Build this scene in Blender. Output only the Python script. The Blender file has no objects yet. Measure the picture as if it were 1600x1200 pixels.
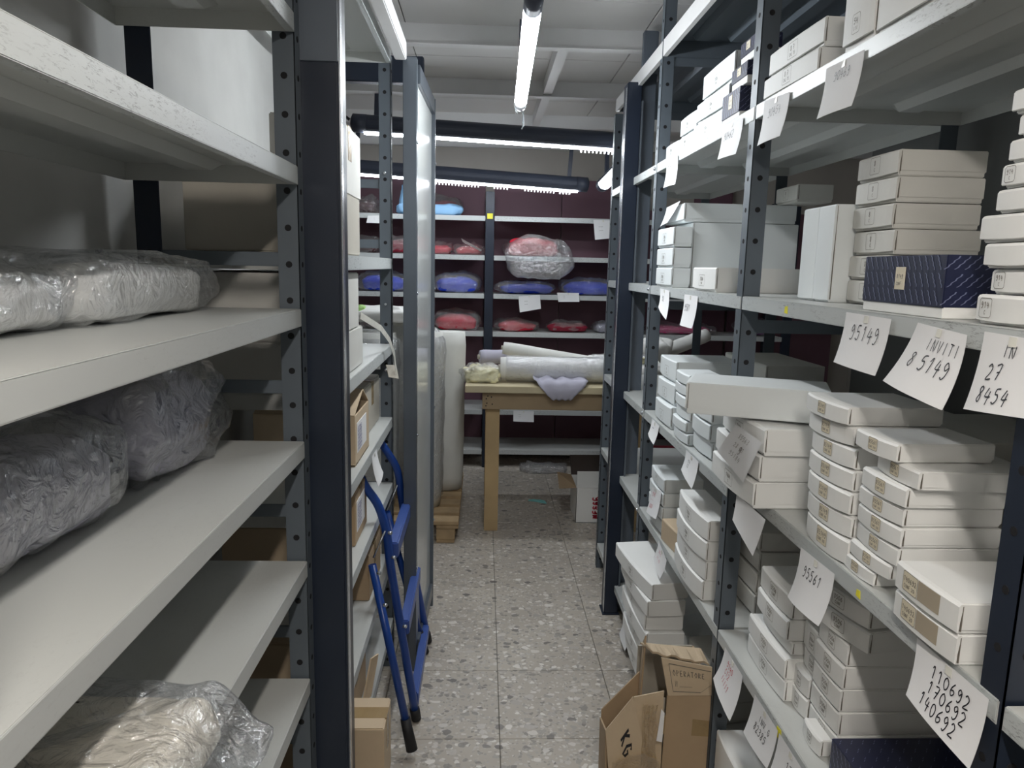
import bpy, bmesh, math, random
from mathutils import Vector, Matrix, noise
sc = bpy.context.scene
COL = sc.collection
R = random.Random(7)

# ------------------------------------------------------------------ camera
def setup_camera():
    F = 1130.0
    fx, fy, fz = Vector((-43.0, 185.0, -F)).normalized(), None, None
    Yc = Vector((-43.0, 185.0, -F)).normalized()          # world +Y seen from the camera frame (x right, y up, -z view)
    roll = .0225
    t = (F * F) / (185.0 - roll * 43.0)
    Zc = -Vector((-roll * t, -t, -F)).normalized()        # world +Z
    Xc = Yc.cross(Zc).normalized()
    # rows = world axes in camera frame -> matrix world_from_cam
    M = Matrix((Xc, Yc, Zc)).to_4x4()
    M.translation = Vector((0, 0, 1.5))
    cd = bpy.data.cameras.new('camera')
    cd.sensor_width = 36.0
    cd.lens = F / 1600.0 * 36.0
    cd.clip_start = .02
    cam = bpy.data.objects.new('camera', cd)
    COL.objects.link(cam)
    cam.matrix_world = M
    sc.camera = cam
setup_camera()

w = bpy.data.worlds.new('world'); sc.world = w; w.use_nodes = True
w.node_tree.nodes['Background'].inputs[0].default_value = (.8, .85, .9, 1)
w.node_tree.nodes['Background'].inputs[1].default_value = .25
sc.view_settings.view_transform = 'Standard'
sc.view_settings.look = 'None'
sc.view_settings.gamma = 1
sc.view_settings.use_curve_mapping = False
sc.view_settings.exposure = 0.22
LAMP_MAIN, LAMP_BACK, LAMP_REAR = 70.0, 40.0, 122.0

# ------------------------------------------------------------------ materials
def nodes(name):
    m = bpy.data.materials.new(name); m.use_nodes = True
    nt = m.node_tree
    return m, nt, nt.nodes['Principled BSDF']
def N(nt, typ, **kw):
    n = nt.nodes.new(typ)
    for k, v in kw.items():
        if k in n.inputs: n.inputs[k].default_value = v
        else: setattr(n, k, v)
    return n
def ramp(nt, src, stops):
    r = nt.nodes.new('ShaderNodeValToRGB')
    e = r.color_ramp.elements
    while len(e) > 1: e.remove(e[0])
    for i, (p, c) in enumerate(stops):
        x = e[0] if i == 0 else e.new(p)
        x.position = p
        x.color = (c, c, c, 1) if isinstance(c, (int, float)) else (*c, 1)
    nt.links.new(src, r.inputs[0])
    return r.outputs[0]
def mat(name, col, rough=.5, metal=0, var=.06, scale=6, bump=0, bscale=60, spec=.5, coord='pos', sss=0):
    m, nt, b = nodes(name)
    if coord == 'pos': src = N(nt, 'ShaderNodeNewGeometry').outputs['Position']
    else: src = N(nt, 'ShaderNodeTexCoord').outputs['Object']
    nz = N(nt, 'ShaderNodeTexNoise', Scale=scale, Detail=5.0)
    nt.links.new(src, nz.inputs['Vector'])
    c = ramp(nt, nz.outputs[0], [(.3, tuple(max(0, x * (1 - var)) for x in col)), (.7, tuple(min(1, x * (1 + var)) for x in col))])
    nt.links.new(c, b.inputs['Base Color'])
    b.inputs['Roughness'].default_value = rough
    b.inputs['Metallic'].default_value = metal
    b.inputs['Specular IOR Level'].default_value = spec
    if bump:
        n2 = N(nt, 'ShaderNodeTexNoise', Scale=bscale, Detail=4.0)
        nt.links.new(src, n2.inputs['Vector'])
        bp = N(nt, 'ShaderNodeBump', Strength=bump, Distance=.002)
        nt.links.new(n2.outputs[0], bp.inputs['Height'])
        nt.links.new(bp.outputs[0], b.inputs['Normal'])
    return m
def scuffed(name, col, dark, rough=.42, amount=.5):
    m, nt, b = nodes(name)
    src = N(nt, 'ShaderNodeNewGeometry').outputs['Position']
    mp = N(nt, 'ShaderNodeMapping'); mp.inputs['Scale'].default_value = (1, .5, 2.2)
    nt.links.new(src, mp.inputs[0])
    a = N(nt, 'ShaderNodeTexNoise', Scale=130.0, Detail=6.0, Roughness=.8, Distortion=.6); nt.links.new(mp.outputs[0], a.inputs['Vector'])
    c = N(nt, 'ShaderNodeTexNoise', Scale=5.0, Detail=2.0); nt.links.new(src, c.inputs['Vector'])
    f1 = ramp(nt, a.outputs[0], [(.545, 0.0), (.60, 1.0)])
    f2 = ramp(nt, c.outputs[0], [(.44, 0.0), (.58, amount)])
    mu = N(nt, 'ShaderNodeMath', operation='MULTIPLY'); nt.links.new(f1, mu.inputs[0]); nt.links.new(f2, mu.inputs[1])
    mx = N(nt, 'ShaderNodeMix', data_type='RGBA')
    mx.inputs[6].default_value = (*col, 1); mx.inputs[7].default_value = (*dark, 1)
    nt.links.new(mu.outputs[0], mx.inputs[0]); nt.links.new(mx.outputs[2], b.inputs['Base Color'])
    b.inputs['Roughness'].default_value = rough
    return m
def emit(name, col, s):
    m, nt, b = nodes(name)
    b.inputs['Base Color'].default_value = (.9, .9, .9, 1)
    b.inputs['Emission Color'].default_value = (*col, 1)
    b.inputs['Emission Strength'].default_value = s
    return m
def film(name, tint=(.95, .96, .98), amt=.16, scale=26, milky=.07):
    m = bpy.data.materials.new(name); m.use_nodes = True
    nt = m.node_tree; nt.nodes.clear()
    out = N(nt, 'ShaderNodeOutputMaterial')
    tr = N(nt, 'ShaderNodeBsdfTransparent'); tr.inputs[0].default_value = (*tint, 1)
    gl = N(nt, 'ShaderNodeBsdfGlossy', Roughness=.13); gl.inputs[0].default_value = (1, 1, 1, 1)
    df = N(nt, 'ShaderNodeBsdfDiffuse'); df.inputs[0].default_value = (.86, .88, .9, 1)
    src = N(nt, 'ShaderNodeTexCoord').outputs['Object']
    nz = N(nt, 'ShaderNodeTexNoise', Scale=float(scale), Detail=5.0, Distortion=1.4); nt.links.new(src, nz.inputs['Vector'])
    bp = N(nt, 'ShaderNodeBump', Strength=1.0, Distance=.02); nt.links.new(nz.outputs[0], bp.inputs['Height'])
    nt.links.new(bp.outputs[0], gl.inputs['Normal'])
    lw = N(nt, 'ShaderNodeLayerWeight', Blend=.25); nt.links.new(bp.outputs[0], lw.inputs['Normal'])
    mr = N(nt, 'ShaderNodeMapRange'); mr.inputs[3].default_value = amt; mr.inputs[4].default_value = .75
    nt.links.new(lw.outputs['Facing'], mr.inputs[0])
    m1 = N(nt, 'ShaderNodeMixShader'); nt.links.new(mr.outputs[0], m1.inputs[0]); nt.links.new(tr.outputs[0], m1.inputs[1]); nt.links.new(gl.outputs[0], m1.inputs[2])
    m2 = N(nt, 'ShaderNodeMixShader'); m2.inputs[0].default_value = milky; nt.links.new(m1.outputs[0], m2.inputs[1]); nt.links.new(df.outputs[0], m2.inputs[2])
    nt.links.new(m2.outputs[0], out.inputs[0])
    return m
def terrazzo():
    m, nt, b = nodes('terrazzo')
    src = N(nt, 'ShaderNodeNewGeometry').outputs['Position']
    dis = N(nt, 'ShaderNodeTexNoise', Scale=22.0, Detail=3.0); nt.links.new(src, dis.inputs['Vector'])
    vm = N(nt, 'ShaderNodeVectorMath', operation='MULTIPLY_ADD'); vm.inputs[1].default_value = (.035, .035, .035)
    nt.links.new(dis.outputs['Color'], vm.inputs[0]); nt.links.new(src, vm.inputs[2])
    prev = None
    base = N(nt, 'ShaderNodeTexNoise', Scale=3.0, Detail=4.0); nt.links.new(src, base.inputs['Vector'])
    prev = ramp(nt, base.outputs[0], [(.3, (.41, .365, .31)), (.7, (.53, .48, .41))])
    for sc_, seed, stops, thr in ((85, 3, [(.0, (.25, .23, .20)), (.3, (.36, .335, .30)), (.6, (.50, .47, .43)), (1, (.70, .67, .62))], .42),
                                  (46, 9, [(.0, (.20, .18, .165)), (.25, (.34, .315, .285)), (.5, (.44, .41, .375)), (.8, (.64, .60, .56)), (1, (.80, .77, .72))], .40),
                                  (24, 5, [(.0, (.12, .11, .105)), (.3, (.28, .26, .235)), (.55, (.42, .385, .35)), (.8, (.70, .66, .61)), (1, (.82, .78, .73))], .36)):
        mp = N(nt, 'ShaderNodeMapping'); mp.inputs['Location'].default_value = (seed, seed * .7, 0); mp.inputs['Scale'].default_value = (1, 1.25, 0)
        nt.links.new(vm.outputs[0], mp.inputs[0])
        v = N(nt, 'ShaderNodeTexVoronoi', Scale=float(sc_), Randomness=1.0); nt.links.new(mp.outputs[0], v.inputs['Vector'])
        sep = N(nt, 'ShaderNodeSeparateColor'); nt.links.new(v.outputs['Color'], sep.inputs[0])
        colr = ramp(nt, sep.outputs[0], stops)
        near = ramp(nt, v.outputs['Distance'], [(thr, 1.0), (thr + .05, 0.0)])
        sel = ramp(nt, sep.outputs[1], [(.60 if sc_ < 30 else .42, 0.0), (.62 if sc_ < 30 else .44, .85)])
        mu = N(nt, 'ShaderNodeMath', operation='MULTIPLY'); nt.links.new(near, mu.inputs[0]); nt.links.new(sel, mu.inputs[1])
        mx = N(nt, 'ShaderNodeMix', data_type='RGBA')
        nt.links.new(mu.outputs[0], mx.inputs[0]); nt.links.new(prev, mx.inputs[6]); nt.links.new(colr, mx.inputs[7])
        prev = mx.outputs[2]
    nt.links.new(prev, b.inputs['Base Color'])
    b.inputs['Roughness'].default_value = .38
    return m

M = {}
M['shelf'] = scuffed('shelf_paint', (.55, .565, .55), (.2, .2, .195), .34, .07)
M['lip'] = scuffed('shelf_edge_worn', (.56, .59, .59), (.19, .195, .20), .35, .75)
M['lip_clean'] = scuffed('shelf_edge_paint', (.56, .58, .575), (.3, .3, .3), .35, .15)
M['upright'] = mat('upright_paint', (.115, .138, .162), .42, .1)
M['navy'] = mat('navy_column_paint', (.018, .026, .045), .35, .1)
M['plate'] = mat('grey_splice_plate', (.125, .15, .185), .45, .1)
M['steel'] = mat('galvanised_steel', (.55, .58, .62), .25, .8)
M['hole'] = mat('hole_dark', (.006, .006, .008), .8)
M['white'] = mat('white_card', (.86, .865, .85), .55, bump=.15, bscale=30, var=.025, coord='obj')
M['white2'] = mat('cool_white_card', (.77, .81, .82), .5, bump=.15, bscale=30, var=.025, coord='obj')
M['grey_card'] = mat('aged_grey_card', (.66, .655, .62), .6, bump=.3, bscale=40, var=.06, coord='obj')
M['inner'] = mat('card_inside', (.45, .45, .43), .7)
M['kraft'] = mat('brown_cardboard', (.45, .33, .21), .7, bump=.35, bscale=45, var=.08, coord='obj')
M['kraft2'] = mat('pale_cardboard', (.58, .46, .32), .7, bump=.35, bscale=45, var=.08, coord='obj')
M['kraft_grey'] = mat('greyish_cardboard', (.47, .44, .38), .7, bump=.35, bscale=45, var=.08, coord='obj')
M['tape'] = mat('brown_tape', (.34, .24, .12), .22, var=.12, scale=20, bump=.8, bscale=70, coord='obj')
M['clear_tape'] = mat('pale_tape', (.80, .79, .72), .25, var=.1, scale=20, bump=.6, bscale=60, coord='obj')
M['sticker'] = mat('beige_sticker', (.78, .71, .55), .5, var=.04, coord='obj')
M['glue'] = mat('glue_patch', (.43, .37, .28), .5, var=.08, coord='obj')
M['ink'] = mat('black_ink', (.012, .012, .018), .5)
M['greyink'] = mat('grey_print', (.20, .18, .15), .5)
M['redink'] = mat('red_marker', (.55, .03, .06), .5)
M['blueink'] = mat('blue_print', (.12, .12, .35), .5)
M['paper'] = mat('white_paper', (.86, .86, .87), .7, var=.02, coord='obj')
M['navybox'] = mat('navy_box_paper', (.016, .02, .055), .35, var=.1, coord='obj')
M['navyprint'] = mat('pale_blue_print', (.17, .19, .31), .4)
M['yellow'] = mat('yellow_tag', (.85, .78, .05), .5)
M['film'] = film('clear_plastic_film', milky=.04, amt=.12)
M['film_hazy'] = film('hazy_plastic_film', amt=.17, milky=.05)
M['film_tape'] = film('crumpled_packing_tape', tint=(.86, .76, .52), amt=.10, milky=.10)
M['cloth_white'] = mat('white_cloth', (.80, .80, .77), .85, bump=.4, bscale=18, coord='obj')
M['cloth_cream'] = mat('cream_cloth', (.82, .77, .66), .8, bump=.4, bscale=18, coord='obj')
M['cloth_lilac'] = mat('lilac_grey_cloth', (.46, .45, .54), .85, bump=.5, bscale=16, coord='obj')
M['cloth_red'] = mat('red_cloth', (.62, .015, .045), .8, bump=.4, bscale=18, coord='obj')
M['cloth_maroon'] = mat('maroon_cloth', (.26, .012, .035), .8, bump=.4, bscale=18, coord='obj')
M['cloth_brown'] = mat('dark_brown_cloth', (.085, .03, .035), .8, bump=.4, bscale=18, coord='obj')
M['cloth_blue'] = mat('royal_blue_cloth', (.01, .05, .60), .8, bump=.4, bscale=18, coord='obj')
M['cloth_sky'] = mat('sky_blue_cloth', (.30, .55, .85), .8, bump=.4, bscale=18, coord='obj')
M['cloth_pink'] = mat('pink_cloth', (.70, .08, .25), .8, bump=.4, bscale=18, coord='obj')
M['cloth_purple'] = mat('purple_cloth', (.30, .06, .32), .8, bump=.4, bscale=18, coord='obj')
M['cloth_green'] = mat('lime_cloth', (.45, .72, .25), .8, coord='obj')
M['yellowcloth'] = mat('pale_yellow_cloth', (.80, .75, .48), .8, bump=.4, bscale=18, coord='obj')
M['roll'] = mat('fabric_roll_white', (.72, .72, .68), .8, bump=.3, bscale=12, coord='obj')
M['wood'] = mat('raw_wood', (.50, .36, .19), .6, var=.12, scale=5, coord='obj')
M['wood_apron'] = mat('dull_wood', (.34, .25, .15), .6, var=.1, scale=5, coord='obj')
M['wood_top'] = mat('pale_wood_top', (.62, .54, .36), .5, var=.08, scale=5, coord='obj')
M['pallet'] = mat('pallet_wood', (.42, .30, .17), .8, var=.2, scale=9, bump=.5, bscale=30, coord='obj')
M['ladder'] = mat('blue_enamel', (.012, .055, .27), .3, var=.05)
M['tread'] = mat('blue_tread', (.05, .10, .34), .35, var=.05)
M['rubber'] = mat('black_rubber', (.012, .012, .014), .6)
M['redlad'] = mat('dark_red_enamel', (.20, .015, .03), .4)
M['wall'] = mat('plaster_white', (.56, .56, .545), .8, var=.11, scale=3.5, bump=.15, bscale=20)
M['wall_beige'] = mat('plaster_beige', (.50, .47, .43), .8, var=.05, scale=3)
M['wall_grey'] = mat('dark_grey_wall', (.16, .165, .165), .8, var=.05, scale=3)
M['ceil'] = mat('ceiling_deck', (.74, .73, .72), .6, var=.04, scale=3)
M['beam'] = mat('ceiling_beam_paint', (.76, .76, .76), .45, var=.03)
M['maroon'] = mat('maroon_panel', (.17, .085, .115), .55, var=.1, scale=2)
M['housing'] = mat('lamp_housing', (.05, .06, .09), .35)
M['clearcap'] = mat('clear_plastic_cap', (.6, .62, .65), .15)
M['comb'] = mat('white_comb', (.8, .8, .8), .5)
M['board'] = mat('glossy_white_board', (.70, .73, .72), .12, var=.03)
M['frame'] = mat('frame_steel', (.12, .14, .165), .3, .3)
M['terr'] = terrazzo()
M['grout'] = mat('grout', (.16, .15, .13), .9)
M['tube_main'] = emit('tube_glow_main', (.93, .97, 1), LAMP_MAIN)
M['tube_rear'] = emit('tube_glow_rear', (1, .93, .85), LAMP_REAR)
M['tube_side'] = emit('tube_glow_side', (.90, .95, 1), LAMP_BACK * .35)
M['tube_back'] = emit('tube_glow_back', (.90, .95, 1), LAMP_BACK)

# ------------------------------------------------------------------ mesh helpers
class MB:
    def __init__(s): s.v = []; s.f = []; s.sm = []
    def add(s, vs, fs, smooth=False):
        o = len(s.v); s.v += [tuple(v) for v in vs]
        s.f += [tuple(i + o for i in f) for f in fs]; s.sm += [smooth] * len(fs)
        return s
    def box(s, x0, x1, y0, y1, z0, z1, T=None):
        vs = [Vector((x, y, z)) for x in (x0, x1) for y in (y0, y1) for z in (z0, z1)]
        if T: vs = [T @ v for v in vs]
        return s.add(vs, [(0, 1, 3, 2), (4, 6, 7, 5), (0, 4, 5, 1), (2, 3, 7, 6), (0, 2, 6, 4), (1, 5, 7, 3)])
    def bbox(s, x0, x1, y0, y1, z0, z1, b=.002, T=None, seg=2):
        bm = bmesh.new(); bmesh.ops.create_cube(bm, size=1)
        for v in bm.verts: v.co = Vector(((x0 + x1) / 2 + v.co.x * (x1 - x0), (y0 + y1) / 2 + v.co.y * (y1 - y0), (z0 + z1) / 2 + v.co.z * (z1 - z0)))
        bmesh.ops.bevel(bm, geom=bm.edges[:], offset=min(b, .45 * min(x1 - x0, y1 - y0, z1 - z0)), segments=seg, affect='EDGES')
        vs = [(T @ v.co if T else v.co) for v in bm.verts]; bm.verts.index_update()
        s.add(vs, [[v.index for v in f.verts] for f in bm.faces]); bm.free(); return s
    def tube(s, pts, r, n=10, cap=True):
        pts = [Vector(p) for p in pts]; rs = r if isinstance(r, (list, tuple)) else [r] * len(pts)
        vs = []; up = None
        for i, p in enumerate(pts):
            d = (pts[min(i + 1, len(pts) - 1)] - pts[max(i - 1, 0)]).normalized()
            if up is None: up = Vector((0, 0, 1)) if abs(d.z) < .9 else Vector((0, 1, 0))
            a = d.cross(up).normalized(); b_ = d.cross(a).normalized(); up = -b_ if False else a.cross(d).normalized()
            for k in range(n):
                t = 2 * math.pi * k / n
                vs.append(p + a * math.cos(t) * rs[i] + up * math.sin(t) * rs[i])
        fs = [(i * n + k, i * n + (k + 1) % n, (i + 1) * n + (k + 1) % n, (i + 1) * n + k) for i in range(len(pts) - 1) for k in range(n)]
        s.add(vs, fs, True)
        if cap:
            o = len(s.v) - len(vs)
            s.f += [tuple(o + k for k in range(n))[::-1], tuple(o + (len(pts) - 1) * n + k for k in range(n))]; s.sm += [False, False]
        return s
    def quad(s, a, b, c, d, th=.003):
        a, b, c, d = map(Vector, (a, b, c, d)); n = (b - a).cross(d - a).normalized() * th
        return s.add([a, b, c, d, a + n, b + n, c + n, d + n], [(3, 2, 1, 0), (4, 5, 6, 7), (0, 1, 5, 4), (1, 2, 6, 5), (2, 3, 7, 6), (3, 0, 4, 7)])
    def build(s, name, m, parent=None, matrix=None, data_only=False):
        me = bpy.data.meshes.new(name); me.from_pydata(s.v, [], s.f)
        me.polygons.foreach_set('use_smooth', s.sm)
        me.materials.append(m); me.update()
        if data_only: return me
        return obj(name, me, parent, matrix)
def obj(name, me, parent=None, matrix=None):
    o = bpy.data.objects.new(name, me); COL.objects.link(o)
    if parent: o.parent = parent
    if matrix: o.matrix_local = matrix
    return o
def tag(o, label, cat, group=None):
    o['label'] = label; o['category'] = cat
    if group: o['group'] = group
    return o
def thing(name, label, cat, loc=(0, 0, 0), rz=0, group=None):
    o = bpy.data.objects.new(name, None); COL.objects.link(o); o.empty_display_size = .05
    o.location = loc; o.rotation_euler.z = rz
    return tag(o, label, cat, group)
def struct(o): o['kind'] = 'structure'; return o
def stuff(o): o['kind'] = 'stuff'; return o

# ------------------------------------------------------------------ handwriting
G = {
 '0': [[(.5, 1), (.15, .8), (.1, .35), (.4, 0), (.75, .2), (.85, .65), (.5, 1)]],
 '1': [[(.25, .75), (.55, 1), (.5, 0)]],
 '2': [[(.1, .8), (.4, 1), (.75, .75), (.5, .35), (.1, 0), (.9, .05)]],
 '3': [[(.15, .9), (.6, 1), (.7, .7), (.35, .55), (.75, .35), (.55, 0), (.1, .1)]],
 '4': [[(.35, 1), (.1, .4), (.85, .45)], [(.65, .8), (.6, -.1)]],
 '5': [[(.8, 1), (.25, .97), (.2, .6), (.6, .6), (.75, .3), (.5, 0), (.1, .1)]],
 '6': [[(.65, 1), (.25, .6), (.12, .25), (.4, 0), (.75, .2), (.6, .5), (.2, .4)]],
 '7': [[(.1, .95), (.8, 1), (.4, 0)], [(.25, .5), (.75, .55)]],
 '8': [[(.75, .85), (.45, 1), (.2, .8), (.7, .35), (.5, 0), (.15, .2), (.45, .55), (.75, .85)]],
 '9': [[(.75, .75), (.45, 1), (.15, .75), (.4, .5), (.75, .75), (.7, .2), (.4, -.05), (.15, .05)]],
 'I': [[(.5, 1), (.45, 0)]], 'N': [[(.1, 0), (.15, 1), (.75, 0), (.85, 1)]], 'V': [[(.1, 1), (.45, 0), (.85, 1)]],
 'T': [[(.05, 1), (.9, 1)], [(.5, 1), (.45, 0)]], 'G': [[(.85, .85), (.45, 1), (.1, .5), (.45, 0), (.85, .2), (.85, .5), (.5, .5)]],
 'C': [[(.85, .85), (.45, 1), (.1, .5), (.45, 0), (.85, .15)]], 'O': [[(.5, 1), (.1, .5), (.5, 0), (.9, .5), (.5, 1)]],
 'F': [[(.8, 1), (.15, 1), (.15, 0)], [(.15, .5), (.6, .5)]], 'E': [[(.8, 1), (.15, 1), (.15, 0), (.8, 0)], [(.15, .5), (.6, .5)]],
 'A': [[(.05, 0), (.45, 1), (.85, 0)], [(.2, .4), (.7, .4)]], 'P': [[(.15, 0), (.15, 1), (.7, .9), (.7, .6), (.15, .5)]],
 'R': [[(.15, 0), (.15, 1), (.7, .9), (.7, .6), (.15, .5), (.8, 0)]], 'K': [[(.15, 1), (.15, 0)], [(.8, 1), (.2, .5), (.85, 0)]],
 'S': [[(.8, .85), (.45, 1), (.2, .75), (.7, .35), (.45, 0), (.1, .15)]], 'L': [[(.15, 1), (.15, 0), (.75, 0)]],
 'U': [[(.1, 1), (.15, .2), (.5, 0), (.8, .2), (.85, 1)]], 'M': [[(.05, 0), (.15, 1), (.45, .4), (.75, 1), (.9, 0)]],
 'D': [[(.15, 0), (.15, 1), (.7, .8), (.8, .4), (.6, 0), (.15, 0)]], 'B': [[(.15, 0), (.15, 1), (.65, .85), (.3, .55), (.75, .25), (.15, 0)]],
 '-': [[(.2, .5), (.8, .5)]], '.': [[(.4, 0), (.5, .06)]], '_': [[(0, 0), (1.2, 0)]], '~': [[(0, .4), (.3, .6), (.6, .4), (.9, .6), (1.1, .4)]],
}
def smooth_poly(p):
    if len(p) < 3: return p
    out = []
    q = [p[0]] + list(p) + [p[-1]]
    for i in range(1, len(q) - 2):
        for t in (0, .33, .66):
            a, b, c, d = q[i - 1], q[i], q[i + 1], q[i + 2]
            out.append(tuple(.5 * ((2 * b[k]) + (-a[k] + c[k]) * t + (2 * a[k] - 5 * b[k] + 4 * c[k] - d[k]) * t * t + (-a[k] + 3 * b[k] - 3 * c[k] + d[k]) * t ** 3) for k in (0, 1)))
    out.append(p[-1]); return out
def write(mb, text, fmap, u, v, size, wd=.1, aspect=1.0, slope=0.0, slant=.1, jitter=.03, seed=1, hand=True):
    """strokes into mb; fmap(u,v)->Vector on the sheet; u right, v up"""
    rr = random.Random(seed)
    cx = u
    for ch in text:
        if ch == ' ': cx += size * .5 * aspect; continue
        for st in G.get(ch, []):
            pts = [(cx + (x * .62 + slant * y + rr.uniform(-jitter, jitter)) * size * aspect, v + (cx - u) * slope + (y + rr.uniform(-jitter, jitter)) * size) for x, y in st]
            if hand: pts = smooth_poly(pts)
            hw = wd * size / 2
            L = []; 
            for i, p in enumerate(pts):
                a = pts[max(i - 1, 0)]; b = pts[min(i + 1, len(pts) - 1)]
                dx, dy = b[0] - a[0], b[1] - a[1]; l = math.hypot(dx, dy) or 1e-9
                nx, ny = -dy / l * hw, dx / l * hw
                L.append(fmap(p[0] + nx, p[1] + ny)); L.append(fmap(p[0] - nx, p[1] - ny))
            mb.add(L, [(2 * i, 2 * i + 1, 2 * i + 3, 2 * i + 2) for i in range(len(pts) - 1)])
        cx += size * .78 * aspect
    return mb

def paper_sheet(TL, TR, BR, BL, out, texts, label, name='paper_sign', group='paper signs on the shelf edges', curl=.012, ink='ink', tape=True, cat='sign', extra=None, wd=.1):
    """sheet hung from its top edge; out = unit vector it faces"""
    TL, TR, BR, BL, out = map(Vector, (TL, TR, BR, BL, out))
    W = ((TR - TL).length + (BR - BL).length) / 2; Hh = ((BL - TL).length + (BR - TR).length) / 2
    org = (TL + TR) / 2
    def fm(u, v, off=0):        # u,v in metres from bottom-left; v up
        s, t = u / W, 1 - v / Hh
        p = TL.lerp(TR, s).lerp(BL.lerp(BR, s), t)
        bend = curl * (t * t * 1.0 + .35 * math.sin(math.pi * s) * t + .6 * max(0, s - .6) * t)
        return p + out * (bend + off + .0012) - org
    root = thing(name, label, cat, org, group=group)
    n = 8; vs = [fm(W * i / n, Hh * j / n) for j in range(n + 1) for i in range(n + 1)]
    vs2 = [v - out * .0006 for v in vs]; K = (n + 1) ** 2
    fs = [(j * (n + 1) + i, j * (n + 1) + i + 1, (j + 1) * (n + 1) + i + 1, (j + 1) * (n + 1) + i) for j in range(n) for i in range(n)]
    b = MB(); b.add(vs, fs, True); b.add(vs2, [f[::-1] for f in fs], True); b.build('sheet', M['paper'], root)
    for i, (tx, u, v, s, sl) in enumerate(texts):
        m = MB(); col = ink
        if isinstance(tx, tuple): tx, col = tx
        write(m, tx, lambda a, c: fm(a, c, .0009), u * W, v * Hh, s * Hh, wd, slope=sl, seed=i + 3)
        m.build('handwriting', M[col], root)
    if tape:
        m = MB(); tw = .012
        u0 = W * .5
        m.quad(fm(u0 - tw / 2, Hh - .012, .0011), fm(u0 + tw / 2, Hh - .012, .0011), fm(u0 + tw / 2, Hh - .001, .0011), fm(u0 - tw / 2, Hh - .001, .0011), .0002)
        m.build('tape', M['clear_tape'], root)
    return root

# ------------------------------------------------------------------ STRUCTURE
WX0, WX1, WY0, WY1, CZ = -2.1, 3.0, -1.6, 5.78, 2.46
fl = struct(MB().box(WX0, WX1, WY0, WY1, -.12, -.006).build('floor', M['grout']))
TX, TY = .394, .3975
tile = MB().bbox(.001, TX - .001, .001, TY - .001, -.012, 0, .0012, seg=1).build('tile', M['terr'], data_only=True)
for i in range(-5, 7):
    for j in range(-4, 10):
        x, y = .073 + i * TX, 2.11 + j * TY
        if x > WX0 and x + TX < WX1 and y + TY < WY1:
            t = obj('tile', tile, fl); t.location = (x, y, 0)
cl = struct(MB().box(WX0, WX1, WY0, WY1, CZ, CZ + .1).build('ceiling', M['grout']))
for i, (x0, x1) in enumerate(((-2.09, -1.23), (-1.225, -.335), (-.33, .635), (.64, 1.45), (1.455, 2.2), (2.205, 2.99))):
    for y0 in (-1.55, -.65, .2, 1.05, 1.95, 2.79, 3.55, 4.4, 5.0):
        y1 = {-1.55: -.655, -.65: .195, .2: 1.045, 1.05: 1.945, 1.95: 2.785, 2.79: 3.545, 3.55: 4.395, 4.4: 4.995, 5.0: 5.77}[y0]
        MB().bbox(x0, x1, y0, y1, CZ - .008, CZ + .002, .0015, seg=1).build('ceiling_panel', M['ceil'], cl)
def cbeam_x(y, x0, x1):
    m = MB(); m.box(x0, x1, y, y + .004, CZ - .085, CZ - .008); m.box(x0, x1, y - .02, y + .03, CZ - .089, CZ - .085); m.box(x0, x1, y - .004, y, CZ - .085, CZ - .077)
    m.build('ceiling_beam', M['beam'], cl)
for y in (.7, 1.5, 2.36, 3.1, 3.95, 4.8, 5.62): cbeam_x(y, WX0 + .01, WX1 - .01)
for x in (.29, -1.0, 1.6):
    MB().box(x, x + .045, 3.14, 5.6, CZ - .075, CZ - .009).build('ceiling_beam', M['beam'], cl)
struct(MB().box(WX0 - .1, WX1 + .1, WY1, WY1 + .1, 0, CZ).build('wall_far', M['wall_beige']))
struct(MB().box(WX1, WX1 + .1, WY0, WY1, 0, CZ).build('wall_right', M['wall_beige']))
struct(MB().box(WX0 - .1, WX0, WY0, WY1, 0, CZ).build('wall_left', M['wall_beige']))
struct(MB().box(WX0 - .1, WX1 + .1, WY0 - .1, WY0, 0, CZ).build('wall_near', M['wall_grey']))
struct(MB().box(-.79, -.695, WY0, 2.75, 0, CZ - .01).build('wall_left_partition', M['wall']))
struct(MB().box(1.10, 1.16, WY0, 2.1, 0, CZ - .01).build('wall_right_partition', M['wall_grey']))

# columns
def column(name, x0, x1, y0, y1, z1, label, slot=True):
    r = thing(name, label, 'column', ((x0 + x1) / 2, (y0 + y1) / 2, 0))
    ox, oy = (x0 + x1) / 2, (y0 + y1) / 2
    m = MB(); m.bbox(x0 - ox, x1 - ox, y0 - oy, y1 - oy, .006, z1, .004); m.build('shaft', M['navy'], r)
    m = MB(); m.bbox(x0 - ox - .008, x1 - ox + .008, y0 - oy - .006, y1 - oy + .008, 0, .006, .001); m.build('base_plate', M['navy'], r)
    return r, ox, oy
r, ox, oy = column('mezzanine_column', -.352, -.276, 1.425, 1.50, CZ - .02, 'dark navy steel column at the end of the left shelves nearest the camera')
MB().bbox(-.276 - ox, -.2735 - ox, 1.432 - oy, 1.452 - oy, .01, 2.4, .001).build('edge_strip', M['steel'], r)
MB().bbox(-.385 - ox, -.2755 - ox, 1.4205 - oy, 1.4245 - oy, 1.865, 2.002, .001).build('splice_plate', M['plate'], r)
m = MB()
for z in (1.90, 1.96): m.tube([(-.362 - ox, 1.4175 - oy, z), (-.362 - ox, 1.4205 - oy, z)], .003, 8)
m.build('screw', M['steel'], r)
r, ox, oy = column('mezzanine_column', .548, .606, 2.952, 3.03, 2.22, 'black steel column standing in the aisle before the wooden table')
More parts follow.
